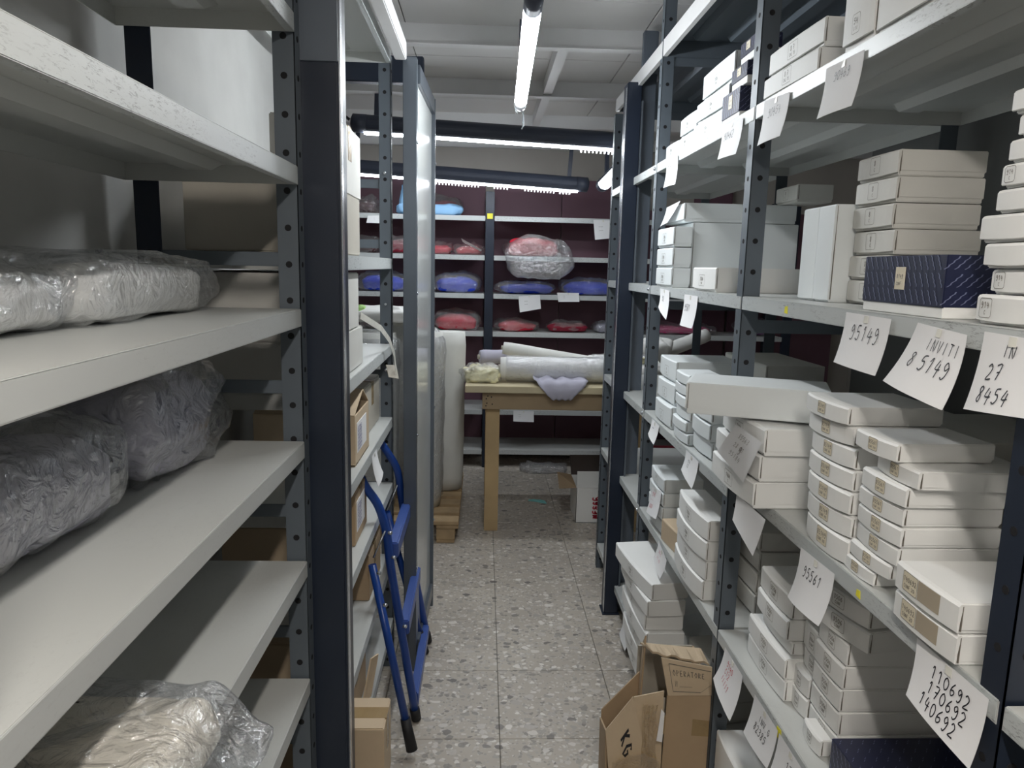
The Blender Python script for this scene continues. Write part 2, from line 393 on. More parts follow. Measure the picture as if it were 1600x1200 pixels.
MB().bbox(.5455 - ox, .548 - ox, 2.957 - oy, 2.975 - oy, .01, 2.2, .001).build('edge_strip', M['steel'], r)
MB().bbox(.61 - ox, .668 - ox, 2.985 - oy, 3.02 - oy, .0, 2.42, .003).build('rear_channel', M['plate'], r)
MB().bbox(.604 - ox, .612 - ox, 2.945 - oy, 2.951 - oy, .05, 2.15, .001).build('edge_bead', M['frame'], r)

# ------------------------------------------------------------------ shelving
def upright(parent, x, y, sx, sy, z1, m='upright', holes=True, w=.040, z0=0, pitch=.069, hz=.05):
    """L section: flange facing the camera (normal -Y) going sx, flange facing the aisle going sy"""
    g = MB()
    a, b = sorted((x, x + sx * w)); g.bbox(a, b, y, y + .003, z0, z1, .0012)
    a, b = sorted((x, x + sx * .003)); c, d = sorted((y, y + sy * w)); g.bbox(a, b, c, d, z0, z1, .0012)
    u = g.build('upright', M[m], parent)
    if holes:
        h = MB(); z = z0 + hz
        while z < z1 - .02:
            h.tube([(x + sx * w * .5, y - .0006, z), (x + sx * w * .5, y + .002, z)], .0062, 10)
            h.tube([(x - sx * .0006, y + sy * w * .5, z), (x + sx * .002, y + sy * w * .5, z)], .0055, 8)
            z += pitch
        stuff(h.build('bolt_hole', M['hole'], u))
    return u
def shelf(parent, x_front, x_back, y0, y1, ztop, h=.031, top='shelf', lip='lip', sag=0, ribs=2):
    s = 1 if x_back > x_front else -1
    g = MB(); a, b = sorted((x_front, x_back))
    g.bbox(a, b, y0, y1, ztop - .0025, ztop, .0012)
    g.box(a, b, y0, y0 + .002, ztop - h, ztop - .002); g.box(a, b, y1 - .002, y1, ztop - h, ztop - .002)
    c, d = sorted((x_back, x_back - s * .002)); g.box(c, d, y0, y1, ztop - h, ztop - .002)
    sh = g.build('shelf', M[top], parent)
    g = MB(); c, d = sorted((x_front - s * .0005, x_front + s * .0025)); g.bbox(c, d, y0 + .0005, y1 - .0005, ztop - h, ztop - .0008, .0012)
    c, d = sorted((x_front, x_front + s * .014)); g.box(c, d, y0 + .003, y1 - .003, ztop - h, ztop - h + .002)
    g.build('front_lip', M[lip], sh)
    W = abs(x_back - x_front)
    for k in range(ribs):
        xc = x_front + s * W * (k + 1) / (ribs + 1)
        g = MB(); p = [(-.035, 0), (-.022, -.016), (.022, -.016), (.035, 0)]
        vs = [(xc + q[0], yy, ztop - .003 + q[1]) for yy in (y0 + .05, y1 - .05) for q in p]
        # sloped ends
        vs = []
        for yy, e in ((y0 + .03, 0), (y0 + .06, 1), (y1 - .06, 1), (y1 - .03, 0)):
            for q in p: vs.append((xc + q[0], yy, ztop - .0028 + q[1] * e))
        fs = [(i * 4 + k2, i * 4 + k2 + 1, i * 4 + k2 + 5, i * 4 + k2 + 4) for i in range(3) for k2 in range(3)]
        g.add(vs, fs); g.build('stiffener', M[top], sh)
    return sh
# right rack: four uprights, bays .92
RX, RB = .59, 1.05
rr_ = thing('shelving_rack', 'long grey metal shelving rack on the right, full of white boxes', 'shelving', (RX, 2.1, 0))
rr_.location = (0, 0, 0)
for y in (.722, 1.642, 2.562, 3.45):
    upright(rr_, RX, y, 1, 1, 2.4 if y < 3 else 2.2, m='navy' if y < 1 else 'upright')
    upright(rr_, RB, y, -1, 1, 2.3, holes=False)
bays = ((-.195, .72), (.725, 1.64), (1.645, 2.56), (2.565, 3.448))
for k, (a, b) in enumerate(bays):
    for z in (2.262, 1.86, 1.444, 1.028 if k < 2 else .995, .63, .135):
        shelf(rr_, RX - .001, RB + .001, a + .003, b - .002, z, h=.03 if z < 2.2 else .055, ribs=2 if z < 2.2 else 3, top='shelf' if z < 2.2 else 'upright', lip='lip' if z < 2.2 else 'beam')
for y in (.722, 1.642, 2.562, 3.45):
    for z in (.55, 1.36, 2.18):
        MB().box(RX + .04, RB - .04, y + .004, y + .007, z, z + .03).build('side_brace', M['upright'], rr_)
m = MB()
# left near rack
LX, LB = -.345, -.655
lr = thing('shelving_rack', 'grey metal shelving rack at the near left with wide bare shelves', 'shelving')
for y in (.44, 1.385):
    upright(lr, LX, y, -1, 1, 2.4, pitch=.067, hz=.02)
    upright(lr, LB + .012, y, 1, 1, 2.4, m='navy', holes=y > 1, pitch=.134, hz=.036, w=.046)
for z in (1.935, 1.672, 1.412, 1.156, .911, .657, .40, .13):
    shelf(lr, LX + .001, LB, .45, 1.381, z, h=.033, ribs=1, lip='lip' if z > 1.6 else 'lip_clean')
for z in (1.49, 1.247, .998, .74, .5):
    MB().bbox(LB + .03, LX - .04, 1.392, 1.396, z, z + .026, .001).build('side_brace', M['upright'], lr)
# left far rack
SX, SB = -.32, -.64
l2 = thing('shelving_rack', 'grey metal shelving rack behind the navy column, holding brown cartons', 'shelving')
for y in (1.515, 2.535):
    upright(l2, SX, y, -1, 1, 2.18, pitch=.07, hz=.03, holes=y > 2)
    if y > 2: upright(l2, SB, y, 1, 1, 2.18, holes=False)
for z in (2.185, 1.517, 1.223, .962, .722, .45, .20):
    shelf(l2, SX + .001, SB, 1.52, 2.531, z, h=.035, ribs=1)
for z in (.32, .69, 1.1, 1.55, 1.75):
    MB().bbox(SB + .04, SX - .04, 2.541, 2.545, z, z + .03, .001).build('side_brace', M['upright'], l2)
# longitudinal mezzanine beam from the navy column
tag(MB().bbox(-.30, -.262, 1.51, 2.49, 2.15, 2.205, .003).build('mezzanine_beam', M['beam']), 'pale steel beam running from the near column to the framed board', 'beam')
tag(MB().bbox(-2.0, -.25, 3.0, 3.05, 2.20, 2.30, .003).build('mezzanine_beam', M['navy']), 'dark blue cross beam under the ceiling behind the left shelving', 'beam')
# framed board
fb = thing('framed_board', 'tall steel framed glossy white board standing past the blue stepladder', 'board', (-.235, 2.77, 0))
fb.rotation_euler.z = -.03
MB().bbox(-.033, .012, -.27, -.235, 0, 2.165, .002).build('post', M['frame'], fb)
MB().bbox(-.010, .022, .255, .275, 0, 2.15, .002).build('post', M['frame'], fb)
MB().bbox(-.012, .02, -.234, .254, 2.09, 2.15, .002).build('rail', M['frame'], fb)
MB().bbox(-.012, .02, -.234, .254, .05, .11, .002).build('rail', M['frame'], fb)
MB().bbox(-.004, .008, -.234, .254, .111, 2.089, .001).build('panel', M['board'], fb)
m = MB()
for z in (.4, .9, 1.4, 1.9): m.tube([(.012, -.25, z), (.016, -.25, z)], .005, 8); m.tube([(.022, .265, z), (.026, .265, z)], .005, 8)
m.build('screw', M['steel'], fb)

# ------------------------------------------------------------------ lamps
def lamp(name, p0, p1, label, glow, rad=.03, hook=True, comb=None, grp='tubular ceiling lamps', slim=False):
    p0, p1 = Vector(p0), Vector(p1); L = (p1 - p0).length; mid = (p0 + p1) / 2
    ang = math.atan2((p1 - p0).y, (p1 - p0).x); tilt = math.asin((p1 - p0).z / L)
    r = thing(name, label, 'lamp', mid, ang, grp); r.rotation_euler = (0, -tilt, ang)
    def arc(t0, t1, rd, x0, x1, n=12, inner=None):
        vs = []; 
        for x in (x0, x1):
            for k in range(n + 1):
                t = t0 + (t1 - t0) * k / n; vs.append((x, math.cos(t) * rd, math.sin(t) * rd))
        fs = [(k, k + 1, n + 2 + k, n + 1 + k) for k in range(n)] + [tuple(range(n + 1))[::-1], tuple(range(n + 1, 2 * n + 2))] + [(0, n + 1, 2 * n + 1, n)]
        return vs, fs
    h = L / 2
    m = MB(); m.add(*arc(.0, math.pi, rad * 1.02, -h, h)); m.build('housing', M['housing'], r)
    if slim:
        m = MB(); m.add(*arc(-math.pi, 0, rad * 1.02, -h, h)); m.build('housing_base', M['housing'], r)
        m = MB(); vs, fs = arc(-math.pi, 0, .017, -h + .06, h - .06); m.add([(a, b_, c - rad * .86) for a, b_, c in vs], fs, True); m.build('tube', M[glow], r)
    else:
        m = MB(); m.add(*arc(-math.pi, 0, rad, -h + .07, h - .07), True); m.build('tube', M[glow], r)
    for s in (-1, 1):
        m = MB(); m.tube([(s * (h - .07), 0, 0), (s * (h + .002), 0, 0), (s * (h + .012), 0, 0)], [rad * 1.06, rad * 1.06, rad * .6], 16); m.build('end_cap', M['housing' if s < 0 or comb else 'clearcap'], r)
    for s in (-1, 1):
        m = MB(); x = s * (h - .12)
        m.box(x - .012, x + .012, -.012, .012, rad * .9, min(.34, CZ - .09 - mid.z)); m.build('mounting_bracket', M['housing'], r)
    if hook:
        m = MB(); m.tube([(h - .02, -.018, -.005), (h + .05, -.012, -.02), (h + .09, -.016, -.055), (h + .085, -.010, -.07)], .003, 6)
        m.tube([(h - .02, .018, -.005), (h + .045, .012, -.02)], .003, 6); m.build('wire_hook', M['steel'], r)
    if comb:
        m = MB()
        for c0, c1 in comb:
            m.box(c0, c1, -.004, .004, -rad - .012, -rad - .001)
            x = c0
            while x < c1 - .008: m.box(x, x + .009, -.004, .004, -rad - .026, -rad - .011); x += .021
        m.build('comb_strip', M['comb'], r)
    return r
lamp('ceiling_lamp', (.105, 1.79, 2.115), (.125, 2.86, 2.10), 'long lit tube lamp hanging over the aisle nearest the camera', 'tube_main', .022)
lamp('ceiling_lamp', (.10, -.9, 2.115), (.11, .35, 2.115), 'lit tube lamp above and behind the camera position', 'tube_rear', .022, hook=False)
lamp('ceiling_lamp', (-.70, 4.0, 2.225), (.87, 4.0, 2.165), 'long tube lamp across the aisle end, front one of two crosswise', 'tube_back', .045, slim=True, hook=False, comb=[(.42, .74)])
lamp('ceiling_lamp', (-.95, 4.85, 2.115), (.66, 4.85, 2.035), 'long tube lamp before the maroon back shelves, rear one of two crosswise', 'tube_back', .045, slim=True, hook=False, comb=[(-.22, .12), (.2, .3), (.4, .6), (.63, .72)])
lamp('ceiling_lamp', (.74, 4.72, 2.02), (.80, 3.75, 2.13), 'lit tube lamp seen slantwise beside the black column top', 'tube_side', .04, hook=False)
# loose cable at the end of the front cross lamp
tag(MB().tube([(-.72, 4.0, 2.24), (-.76, 3.98, 2.27), (-.86, 3.97, 2.25), (-1.1, 3.98, 2.21), (-1.4, 4.0, 2.2)], .008, 8).build('cable', M['rubber']), 'black cable looping from the left end of the cross lamp', 'cable')

# ------------------------------------------------------------------ white boxes
ORD = ['lowest', 'second', 'third', 'fourth', 'fifth', 'sixth', 'seventh', 'eighth', 'ninth', 'tenth', 'eleventh', 'twelfth']
def carton_box(y0, y1, z0, h, xf, depth, label, m='white', rot=0, bulge=.004, sticker=None, lip=.12, group='lidded stock boxes on the right rack', name='lidded_box', lift=.0, spos=.5, tilt=0, slit=None):
    """front (-X local) faces the aisle. near end y0, far end y1"""
    w_ = y1 - y0
    r = thing(name, label, 'box', (xf, (y0 + y1) / 2, z0), rot, group)
    if tilt: r.rotation_euler = (tilt, 0, rot)
    hw = w_ / 2
    base = MB(); base.bbox(.003, depth - .002, -hw + .002, hw - .002, .0, h * .5, .0015); base.build('base', M[m], r)
    lid = MB()
    n = 8; zb = h * lip
    # front plate, bowed
    fr = []
    prof = [(.0012, zb), (-.0006, zb + .001), (-.0006, h - .004), (.0015, h - .001), (.005, h)]
    for k in range(n + 1):
        t = k / n; yy = -hw + w_ * t; bx = -bulge * math.sin(math.pi * t) ** .8
        sag_ = -bulge * .5 * math.sin(math.pi * t)
        for (px, pz) in prof: fr.append((px + bx * (1 - max(0, px) / .005), yy, max(.0008, pz + (sag_ if pz < h * .5 else 0))))
    q = len(prof)
    fs = [(k * q + j, k * q + j + 1, (k + 1) * q + j + 1, (k + 1) * q + j) for k in range(n) for j in range(q - 1)]
    fs += [tuple(range(q))[::-1], tuple(range(n * q, n * q + q))]
    lid.add(fr, fs)
    lid.bbox(.0025, depth, -hw + .0008, hw - .0008, zb + .002, h, .0016)
    lid.build('lid', M[m], r)
    # dark fold seam on the near end
    sm = MB(); sm.box(.004, .0052, -hw - .0002, -hw + .002, zb + .002, h - .003); sm.build('fold_seam', M['greyink'], r)
    if sticker:
        kind, num, txt = sticker
        sw, sh = min(w_ * .24, h * .85), min(h * .66, .030)
        if kind == 'wide': sw = min(w_ * .28, .034)
        uc = (spos - .5) * w_
        def fm(u, v, off=.0004):    # u to the right seen from aisle = -y
            yy = -(u - uc_)  # placeholder
            return None
        z0_ = h * .22
        bx = lambda yy: -bulge * math.sin(math.pi * min(1, max(0, (yy + hw) / w_))) ** .8 - .0006
        def fm(u, v, off=.0006):
            yy = uc + sw / 2 - u
            return Vector((bx(yy) - off, yy, z0_ + v))
        if kind != 'stamp':
            g = MB(); K = 4; vs = []
            for i in range(K + 1):
                for v in (0, sh): vs.append(fm(sw * i / K, v, .0004)); 
            g.add(vs, [(2 * i, 2 * i + 2, 2 * i + 3, 2 * i + 1) for i in range(K)])
            st = g.build('sticker', M['sticker'], r)
        g = MB()
        # outline frame
        def line(p, q_, wd=.0007):
            (a, b), (c, d) = p, q_
            l = math.hypot(c - a, d - b) or 1; nx, ny = -(d - b) / l * wd / 2, (c - a) / l * wd / 2
            g.add([fm(a + nx, b + ny), fm(a - nx, b - ny), fm(c - nx, d - ny), fm(c + nx, d + ny)], [(0, 1, 2, 3)])
        e = .0022; P_ = [(e, 0), (sw - e, 0), (sw, e), (sw, sh - e), (sw - e, sh), (e, sh), (0, sh - e), (0, e)]
        for i in range(8): line(P_[i], P_[(i + 1) % 8])
        if kind == 'stamp': st = g.build('printed_stamp', M['greyink'], r)
        else: g.build('print', M['greyink'], st)
        g2 = MB(); s1 = sw * .9 / (len(num) * .78); s1 = min(s1, sh * .3)
        write(g2, num, fm, sw * .5 - len(num) * .39 * s1, sh * .50, s1, .16, slant=0, jitter=0)
        s2 = min(sw * .8 / (len(txt) * .78), sh * .2)
        write(g2, txt, fm, sw * .5 - len(txt) * .39 * s2, sh * .16, s2, .16, slant=0, jitter=0)
        g2.build('lettering', M['greyink'], st)
        if kind == 'wide':
            g = MB(); vs = []
            for i in range(5):
                for v in (0, sh): 
                    p = fm(sw + .001 + (w_ * .34) * i / 4, v, .0003); vs.append(p)
            g.add(vs, [(2 * i, 2 * i + 2, 2 * i + 3, 2 * i + 1) for i in range(4)]); g.build('glue_patch', M['glue'], r)
    return r
def stack(where, y0, y1, z0, hs, xf, depth, m='white', jit=.006, rot=0, stk=None, bulge=.004, lip=.12, dy=None, seed=0, sizeword='white', names=None, spos=.5, drot=.02):
    rr = random.Random(seed * 31 + 5); z = z0; n = len(hs)
    for i, h in enumerate(hs):
        d = dy[i] if dy else (rr.uniform(-jit, jit), rr.uniform(-jit, jit), rr.uniform(-drot, drot))
        if n == 1: lab = f'{sizeword} lidded box {where}'
        else:
            pos = 'topmost' if i == n - 1 else ('lowest' if i == 0 else ORD[i] + ' from bottom')
            lab = f'{sizeword} box, {pos} in {where}'
        carton_box(y0 + d[1], y1 + d[1], z + .0006, h - .0014, xf + d[0], depth, lab, m, rot + d[2], bulge, stk, lip, spos=spos)
        z += h
    return z
ST = ('stamp', '3506', 'CONF')
ST5 = ('label', '85561', 'CONF 100')
# --- s1 top shelf z 1.86
stack('the pair under the high sheet reading 90469', 1.366, 1.61, 1.86, [.047, .052], .60, .10, 'white', stk=('stamp', '8 7', 'CAL 75'), sizeword='cream white', seed=1)
stack('at the top frame edge, stamped in gold', 1.168, 1.262, 1.86, [.10], .60, .12, 'white', stk=('stamp', '54', 'III'), seed=2, sizeword='tall white')
stack('cut by the top frame edge, nearest the camera up there', 1.00, 1.163, 1.86, [.08], .60, .2, 'white', seed=3, sizeword='plain white')
stack('the stack left of the slanting navy boxes', 1.935, 2.20, 1.86, [.06, .058, .075], .615, .12, 'white2', jit=.01, stk=ST, seed=4, dy=[(.0, .02, 0), (.004, 0, .02), (.01, -.02, 0)])
stack('the far top shelf stack behind the near upright', 2.215, 2.39, 1.86, [.052, .06], .62, .10, 'white2', stk=ST, seed=5)
stack('at the far end of the highest shelf, above the narrow sheet', 2.40, 2.55, 1.86, [.055], .615, .12, 'white2', stk=ST, seed=6, sizeword='low white')
def navy_box(y0, y1, z0, h, xf, depth, label, rot=0, basew=.016, rows=(6, 5), tilt=0, group='navy patterned boxes', lay='front'):
    w_ = y1 - y0; hw = w_ / 2
    r = thing('patterned_box', label, 'box', (xf, (y0 + y1) / 2, z0), rot, group); r.rotation_euler = (tilt, 0, rot)
    if basew: MB().bbox(.002, depth - .002, -hw + .001, hw - .001, 0, h * .5, .001).build('base', M['white'], r)
    lid = MB().bbox(0, depth, -hw, hw, max(basew, .0005), h, .0012).build('lid', M['navybox'], r)
    g = MB(); rr = random.Random(int(y0 * 1000))
    H_ = h - basew
    for fi, (U, fmf) in enumerate(((w_, lambda u, v: Vector((-.0006, hw - u, basew + v))), (depth, lambda u, v: Vector((u, -hw - .0006, basew + v))), )):
        nu = max(2, int(U / .0145)); nv = max(1, int(H_ / .019))
        for a in range(nu):
            for b in range(nv):
                u0 = (a + .55 + (.4 if b % 2 else 0)) * U / (nu + .6); v0 = (b + .55) * H_ / nv
                if u0 > U - .007: continue
                pts = []
                for k in range(7):
                    t = (k - 3) / 3 * .0095; s = -1 if fi == 0 else 1
                    du, dv = t * .55 * (1 if s < 0 else 1.2), -t * s * (-1 if s > 0 else 1)
                    wob = (.0008 if k % 2 else -.0008)
                    pts.append((u0 + (t * .55 if s < 0 else t) + wob, v0 + (-t if s < 0 else t * .9)))
                vs = []
                for p in pts: 
                    if not (0.001 < p[1] < H_ - .001): p = (p[0], min(max(p[1], .001), H_ - .001))
                    vs += [fmf(p[0] - .0010, p[1]), fmf(p[0] + .0010, p[1])]
                g.add(vs, [(2 * i, 2 * i + 1, 2 * i + 3, 2 * i + 2) for i in range(6)])
    nu, nv = int(w_ / .02), int(depth / .02)
    for a in range(nu):
        for b in range(nv):
            u0 = -hw + (a + .5) * w_ / nu; v0 = (b + .5) * depth / nv
            vs = []
            for k in range(5):
                t = (k - 2) / 2 * .006; wob = .0008 if k % 2 else -.0008
                vs += [(v0 + t * .7 + wob, u0 + t - .0006, h + .0005), (v0 + t * .7 + wob, u0 + t + .0006, h + .0005)]
            g.add(vs, [(2 * i, 2 * i + 1, 2 * i + 3, 2 * i + 2) for i in range(4)])
    stuff(g.build('printed_pattern', M['navyprint'], lid))
    sw, sh = .026, min(.032, H_ * .55)
    fm = lambda u, v: Vector((-.0012, sw / 2 - u, basew + H_ * .3 + v))
    st = MB().bbox(-.0011, -.0003, -sw / 2, sw / 2, basew + H_ * .3, basew + H_ * .3 + sh, .0003, seg=1).build('sticker', M['sticker'], r)
    g = MB(); write(g, '8149', lambda u, v: fm(u, v) , .004, sh * .5, sh * .18, .16, jitter=0); write(g, 'CONF', fm, .004, sh * .2, sh * .14, .16, jitter=0); g.build('lettering', M['greyink'], st)
    return r
navy_box(1.80, 1.93, 1.864, .075, .605, .06, 'navy patterned box, lowest of three leaning on the top shelf', tilt=0)
navy_box(1.775, 1.885, 1.941, .05, .61, .06, 'navy patterned box, middle of three leaning on the top shelf')
navy_box(1.74, 1.845, 1.993, .05, .615, .06, 'navy patterned box, upper of three leaning on the top shelf')
# --- s2 z 1.444
Z2 = 1.4445
carton_box(1.875, 2.08, Z2, .064, .60, .25, 'low white lidded box lying before the big plain white box', 'white', 0, .005, ('stamp', '3506', '54A'))
carton_box(2.31, 2.51, Z2, .205, .655, .34, 'big plain white box, largest box on the middle shelf', 'white2', .0, .001, None, lip=.02)
carton_box(2.31, 2.52, Z2 + .2065, .058, .625, .36, 'shallow white lid box lying on top of the big plain box', 'white2', 0, .003, None)
for i, zz in enumerate((0, .063, .128)):
    carton_box(2.295, 2.50, Z2 + zz, .062, .592, .06, f'small pale box, {["lowest", "middle", "topmost"][i]} of three squeezed left of the big box', 'white2', 0, .003, ST)
for i, (a, b) in enumerate(((1.39, 1.52), (1.325, 1.385))):
    pass
carton_box(1.452, 1.52, Z2, .186, .665, .115, 'tall box standing upright on the middle shelf, left of the upright pair', 'white2', 0, .001, None, lip=.02, name='upright_box')
carton_box(1.385, 1.450, Z2, .186, .665, .115, 'tall box standing upright on the middle shelf, right of the upright pair', 'white2', 0, .001, None, lip=.02, name='upright_box')
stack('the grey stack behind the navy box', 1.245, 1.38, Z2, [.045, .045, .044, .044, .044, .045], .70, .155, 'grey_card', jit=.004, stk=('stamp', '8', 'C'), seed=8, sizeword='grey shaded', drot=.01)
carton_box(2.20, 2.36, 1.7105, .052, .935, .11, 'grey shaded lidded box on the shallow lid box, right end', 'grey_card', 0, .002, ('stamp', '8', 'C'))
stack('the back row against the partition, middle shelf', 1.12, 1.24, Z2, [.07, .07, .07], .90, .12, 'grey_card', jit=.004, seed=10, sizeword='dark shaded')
navy_box(.925, 1.14, Z2, .083, .60, .075, 'navy patterned box with a beige label on the middle shelf', basew=.014, rot=-.03)
hs = [.034, .030, .0, .03]
zz = Z2
for i, (h, dyy, dx) in enumerate(((.036, .0, 0), (.030, -.012, .006), (.030, -.002, 0), (.033, .010, 0), (.028, -.012, 0), (.028, -.016, 0), (.027, -.020, .002), (.027, -.028, .004), (.028, -.018, 0), (.030, -.034, 0))):
    y1 = .862 + dyy
    pos = 'topmost' if i == 9 else ('lowest' if i == 0 else ORD[i] + ' from bottom')
    carton_box(.769, y1, zz, h - .001, .60 + dx, .13, f'bright white box, {pos} in the tall stack at the right frame edge', 'white', 0, .003, ('stamp', '914', 'C') if i in (0, 5, 1) else None, spos=.8)
    zz += h
# --- s3 far bay z .995
Z3 = .9955
stack('the three deep boxes by the far upright, lower shelf', 2.245, 2.45, Z3, [.072, .07, .072], .60, .22, 'white2', jit=.012, stk=('stamp', '8', 'CAL'), seed=11, dy=[(0, -.01, 0), (.012, .01, .02), (.02, .03, 0)])
stack('the thin-box stack behind the long tilted lid box', 2.03, 2.17, Z3, [.034, .034, .036, .034, .034, .034], .60, .1, 'white2', jit=.01, seed=12, sizeword='thin pale')
stack('the hidden stack behind the thin boxes', 1.86, 2.02, Z3, [.05, .05, .05], .61, .2, 'white2', seed=13)
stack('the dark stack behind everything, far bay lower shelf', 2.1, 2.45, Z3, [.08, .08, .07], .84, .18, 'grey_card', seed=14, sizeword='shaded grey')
# near bay s3 z 1.028
Z3 = 1.0285
zt = stack('the aisle-overhanging stack under the long tilted box', 1.375, 1.635, Z3 , [.056, .056, .056], .545, .16, 'white', jit=.004, stk=('stamp', '1464', 'C'), seed=15, bulge=.006, dy=[(0, 0, 0), (.006, -.002, .01), (.012, -.012, -.02)], sizeword='large white')
carton_box(1.475, 1.625, zt + .006, .066, .455, .28, 'long white lid box lying tilted across the overhanging stack', 'white2', -.38, .003, None, lip=.14, tilt=0)
z = stack('the leaning left stack of labelled boxes, near lower shelf', 1.095, 1.245, Z3, [.044, .038, .038, .036, .036, .034, .032], .598, .16, 'white', jit=.006, stk=('label', '85149', 'CONF 40'), seed=16, bulge=.008, lip=.06,
      dy=[(0, 0, .0), (.002, .005, .02), (0, .010, .0), (.003, .016, .02), (.006, .02, .0), (.004, .03, .03), (-.004, .035, .0)])
zB = Z3
for i, (h, a, b, dx) in enumerate(((.025, 1.018, 1.115, .0), (.026, .985, 1.093, .002), (.031, .972, 1.09, .006), (.031, .968, 1.087, .004), (.030, .970, 1.087, .004), (.031, .964, 1.082, .002), (.029, .95, 1.065, .012), (.029, .99, 1.098, -.004))):
    pos = 'topmost' if i == 7 else ('lowest' if i == 0 else ORD[i] + ' from bottom')
    carton_box(a, b, zB, h - .001, .60 + dx, (.04, .05, .15, .15, .15, .15, .17, .15)[i], f'flat white box, {pos} in the 85561 stack right of the leaning stack', 'white', (.0, .03, -.02, .0, .02, .0, -.05, .03)[i], .004, ST5, .06)
    zB += h
carton_box(.797, .93, Z3, .040, .582, .16, 'cream white box labelled 140692, lower of the big pair', 'white', 0, .003, ('wide', '140692', 'CONF 20'), .06, spos=.72)
carton_box(.797, .93, Z3 + .041, .040, .58, .16, 'cream white box labelled 140692, upper of the big pair', 'white', 0, .003, ('wide', '140692', 'CONF 20'), .06, spos=.72)
carton_box(.67, .795, Z3, .035, .634, .14, 'small white box past the big cream pair, by the dark upright', 'white', 0, .003, ('label', '27', 'C'), .06)
# the rear rows on the near lower shelf
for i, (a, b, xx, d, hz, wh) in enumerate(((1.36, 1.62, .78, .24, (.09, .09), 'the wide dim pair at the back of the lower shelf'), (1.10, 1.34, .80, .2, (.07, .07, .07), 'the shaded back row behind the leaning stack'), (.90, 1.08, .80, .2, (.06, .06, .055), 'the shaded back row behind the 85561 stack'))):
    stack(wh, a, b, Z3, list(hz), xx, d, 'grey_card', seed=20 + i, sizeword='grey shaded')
carton_box(.69, .812, 1.155, .06, .634, .16, 'white lidded box cut by the right frame edge, above the cream pair', 'white', 0, .003, None)
carton_box(.67, .794, Z3 + .04, .084, .640, .16, 'plain white box behind the small box at the dark upright', 'white', 0, .003, None)
for i in range(4):
    carton_box(1.655 + i * .05, 1.70 + i * .05, .9955, .15, .80, .14, f'slim grey box standing upright, {["first", "second", "third", "fourth"][i]} from the near upright, far bay', 'grey_card', 0, .001, None, lip=.02, name='upright_box')
# --- s4 z .63
Z4 = .6305
stack('the white stack with a red-written note, far bay', 2.262, 2.45, Z4, [.05, .046, .048, .048], .598, .13, 'white2', stk=('stamp', '37', 'C'), seed=30, jit=.004)
r = carton_box(2.06, 2.235, Z4, .07, .602, .06, 'brown corrugated box between the two white stacks, far bay', 'kraft2', .12, .001, None, lip=.02, name='cardboard_box', group='cardboard boxes')
m = MB()
for k in range(9): m.box(.004, .056, -.0885 - .0006, -.0875, .008 + k * .0066, .0115 + k * .0066)
stuff(m.build('corrugation', M['kraft'], r))
stack('the white stack beside the near upright, far bay', 1.785, 2.06, Z4, [.058, .055, .055, .058], .595, .075, 'white', stk=ST, seed=31, jit=.005, bulge=.012, lip=.06)
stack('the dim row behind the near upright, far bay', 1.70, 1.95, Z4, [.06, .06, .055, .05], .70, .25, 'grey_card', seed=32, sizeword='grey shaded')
stack('the aisle-side stack behind the red-written sheet', 1.335, 1.535, Z4, [.048, .046], .625, .10, 'white', stk=ST, seed=33, jit=.003, sizeword='long white', lip=.06)
stack('the upper pair under the sheet 95561', 1.35, 1.51, Z4 + .0945 + .03, [.047, .05], .630, .10, 'white', stk=ST, seed=34, jit=.003, sizeword='long white', lip=.06)
carton_box(1.35, 1.50, Z4 + .0945, .029, .640, .1, 'thin white box wedged between the two long white pairs', 'white', 0, .002, None, lip=.06)
stack('the small-box column right of the long white pairs', 1.275, 1.345, Z4, [.044, .044], .645, .06, 'white', stk=ST, seed=35, jit=.002, sizeword='small white', lip=.06)
stack('the upper small column right of the long white pairs', 1.255, 1.335, Z4 + .089, [.04, .055], .66, .09, 'white', stk=ST, seed=36, jit=.002, sizeword='small white', lip=.06)
stack('the wide stack standing behind the navy lid box', 1.16, 1.265, Z4, [.045, .046, .045, .045, .045], .648, .19, 'white', stk=ST, seed=37, jit=.004, bulge=.002, sizeword='wide white', lip=.06)
stack('the crooked pair on the wide stack', 1.12, 1.27, Z4 + .227, [.042, .04], .65, .12, 'white', stk=ST, seed=38, jit=.004, rot=.18, lip=.06)
stack('beside the navy lid box on the low shelf', 1.165, 1.235, Z4, [.035], .622, .022, 'white', stk=ST, seed=39, jit=.0, sizeword='narrow white', lip=.06)
navy_box(.93, 1.13, Z4, .065, .622, .26, 'broad navy patterned box on the low shelf, near right', basew=0)
navy_box(.86, 1.05, Z4 + .0, .001 + .05, .90, .10, 'dark navy box deep on the low shelf, behind the broad one', basew=0) if False else None
# --- s5 z .135
Z5 = .1355
stack('the toppling far stack above the torn carton', 2.13, 2.49, Z5, [.055, .054, .055, .054, .055, .054, .056], .525, .125, 'white', stk=ST, seed=40, lip=.06, bulge=.008, dy=[(.02, 0, 0), (.015, .01, .02), (.018, -.01, -.02), (.005, 0, .02), (.01, .02, -.02), (.0, 0, .04), (-.005, .0, .14)])
stack('the small group right of the toppling stack', 2.20, 2.36, Z5, [.06, .06, .055], .66, .12, 'white2', seed=41)
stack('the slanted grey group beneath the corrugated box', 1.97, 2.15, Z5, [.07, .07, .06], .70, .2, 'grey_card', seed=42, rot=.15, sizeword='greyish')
stack('the big low pair at the bottom of the frame', 1.45, 1.63, Z5, [.115, .115], .60, .22, 'white', stk=ST, seed=43, sizeword='big white', lip=.06)
stack('the rear bottom shelf row in shade', 1.0, 1.4, Z5, [.1, .1], .66, .3, 'grey_card', seed=44, sizeword='grey shaded')

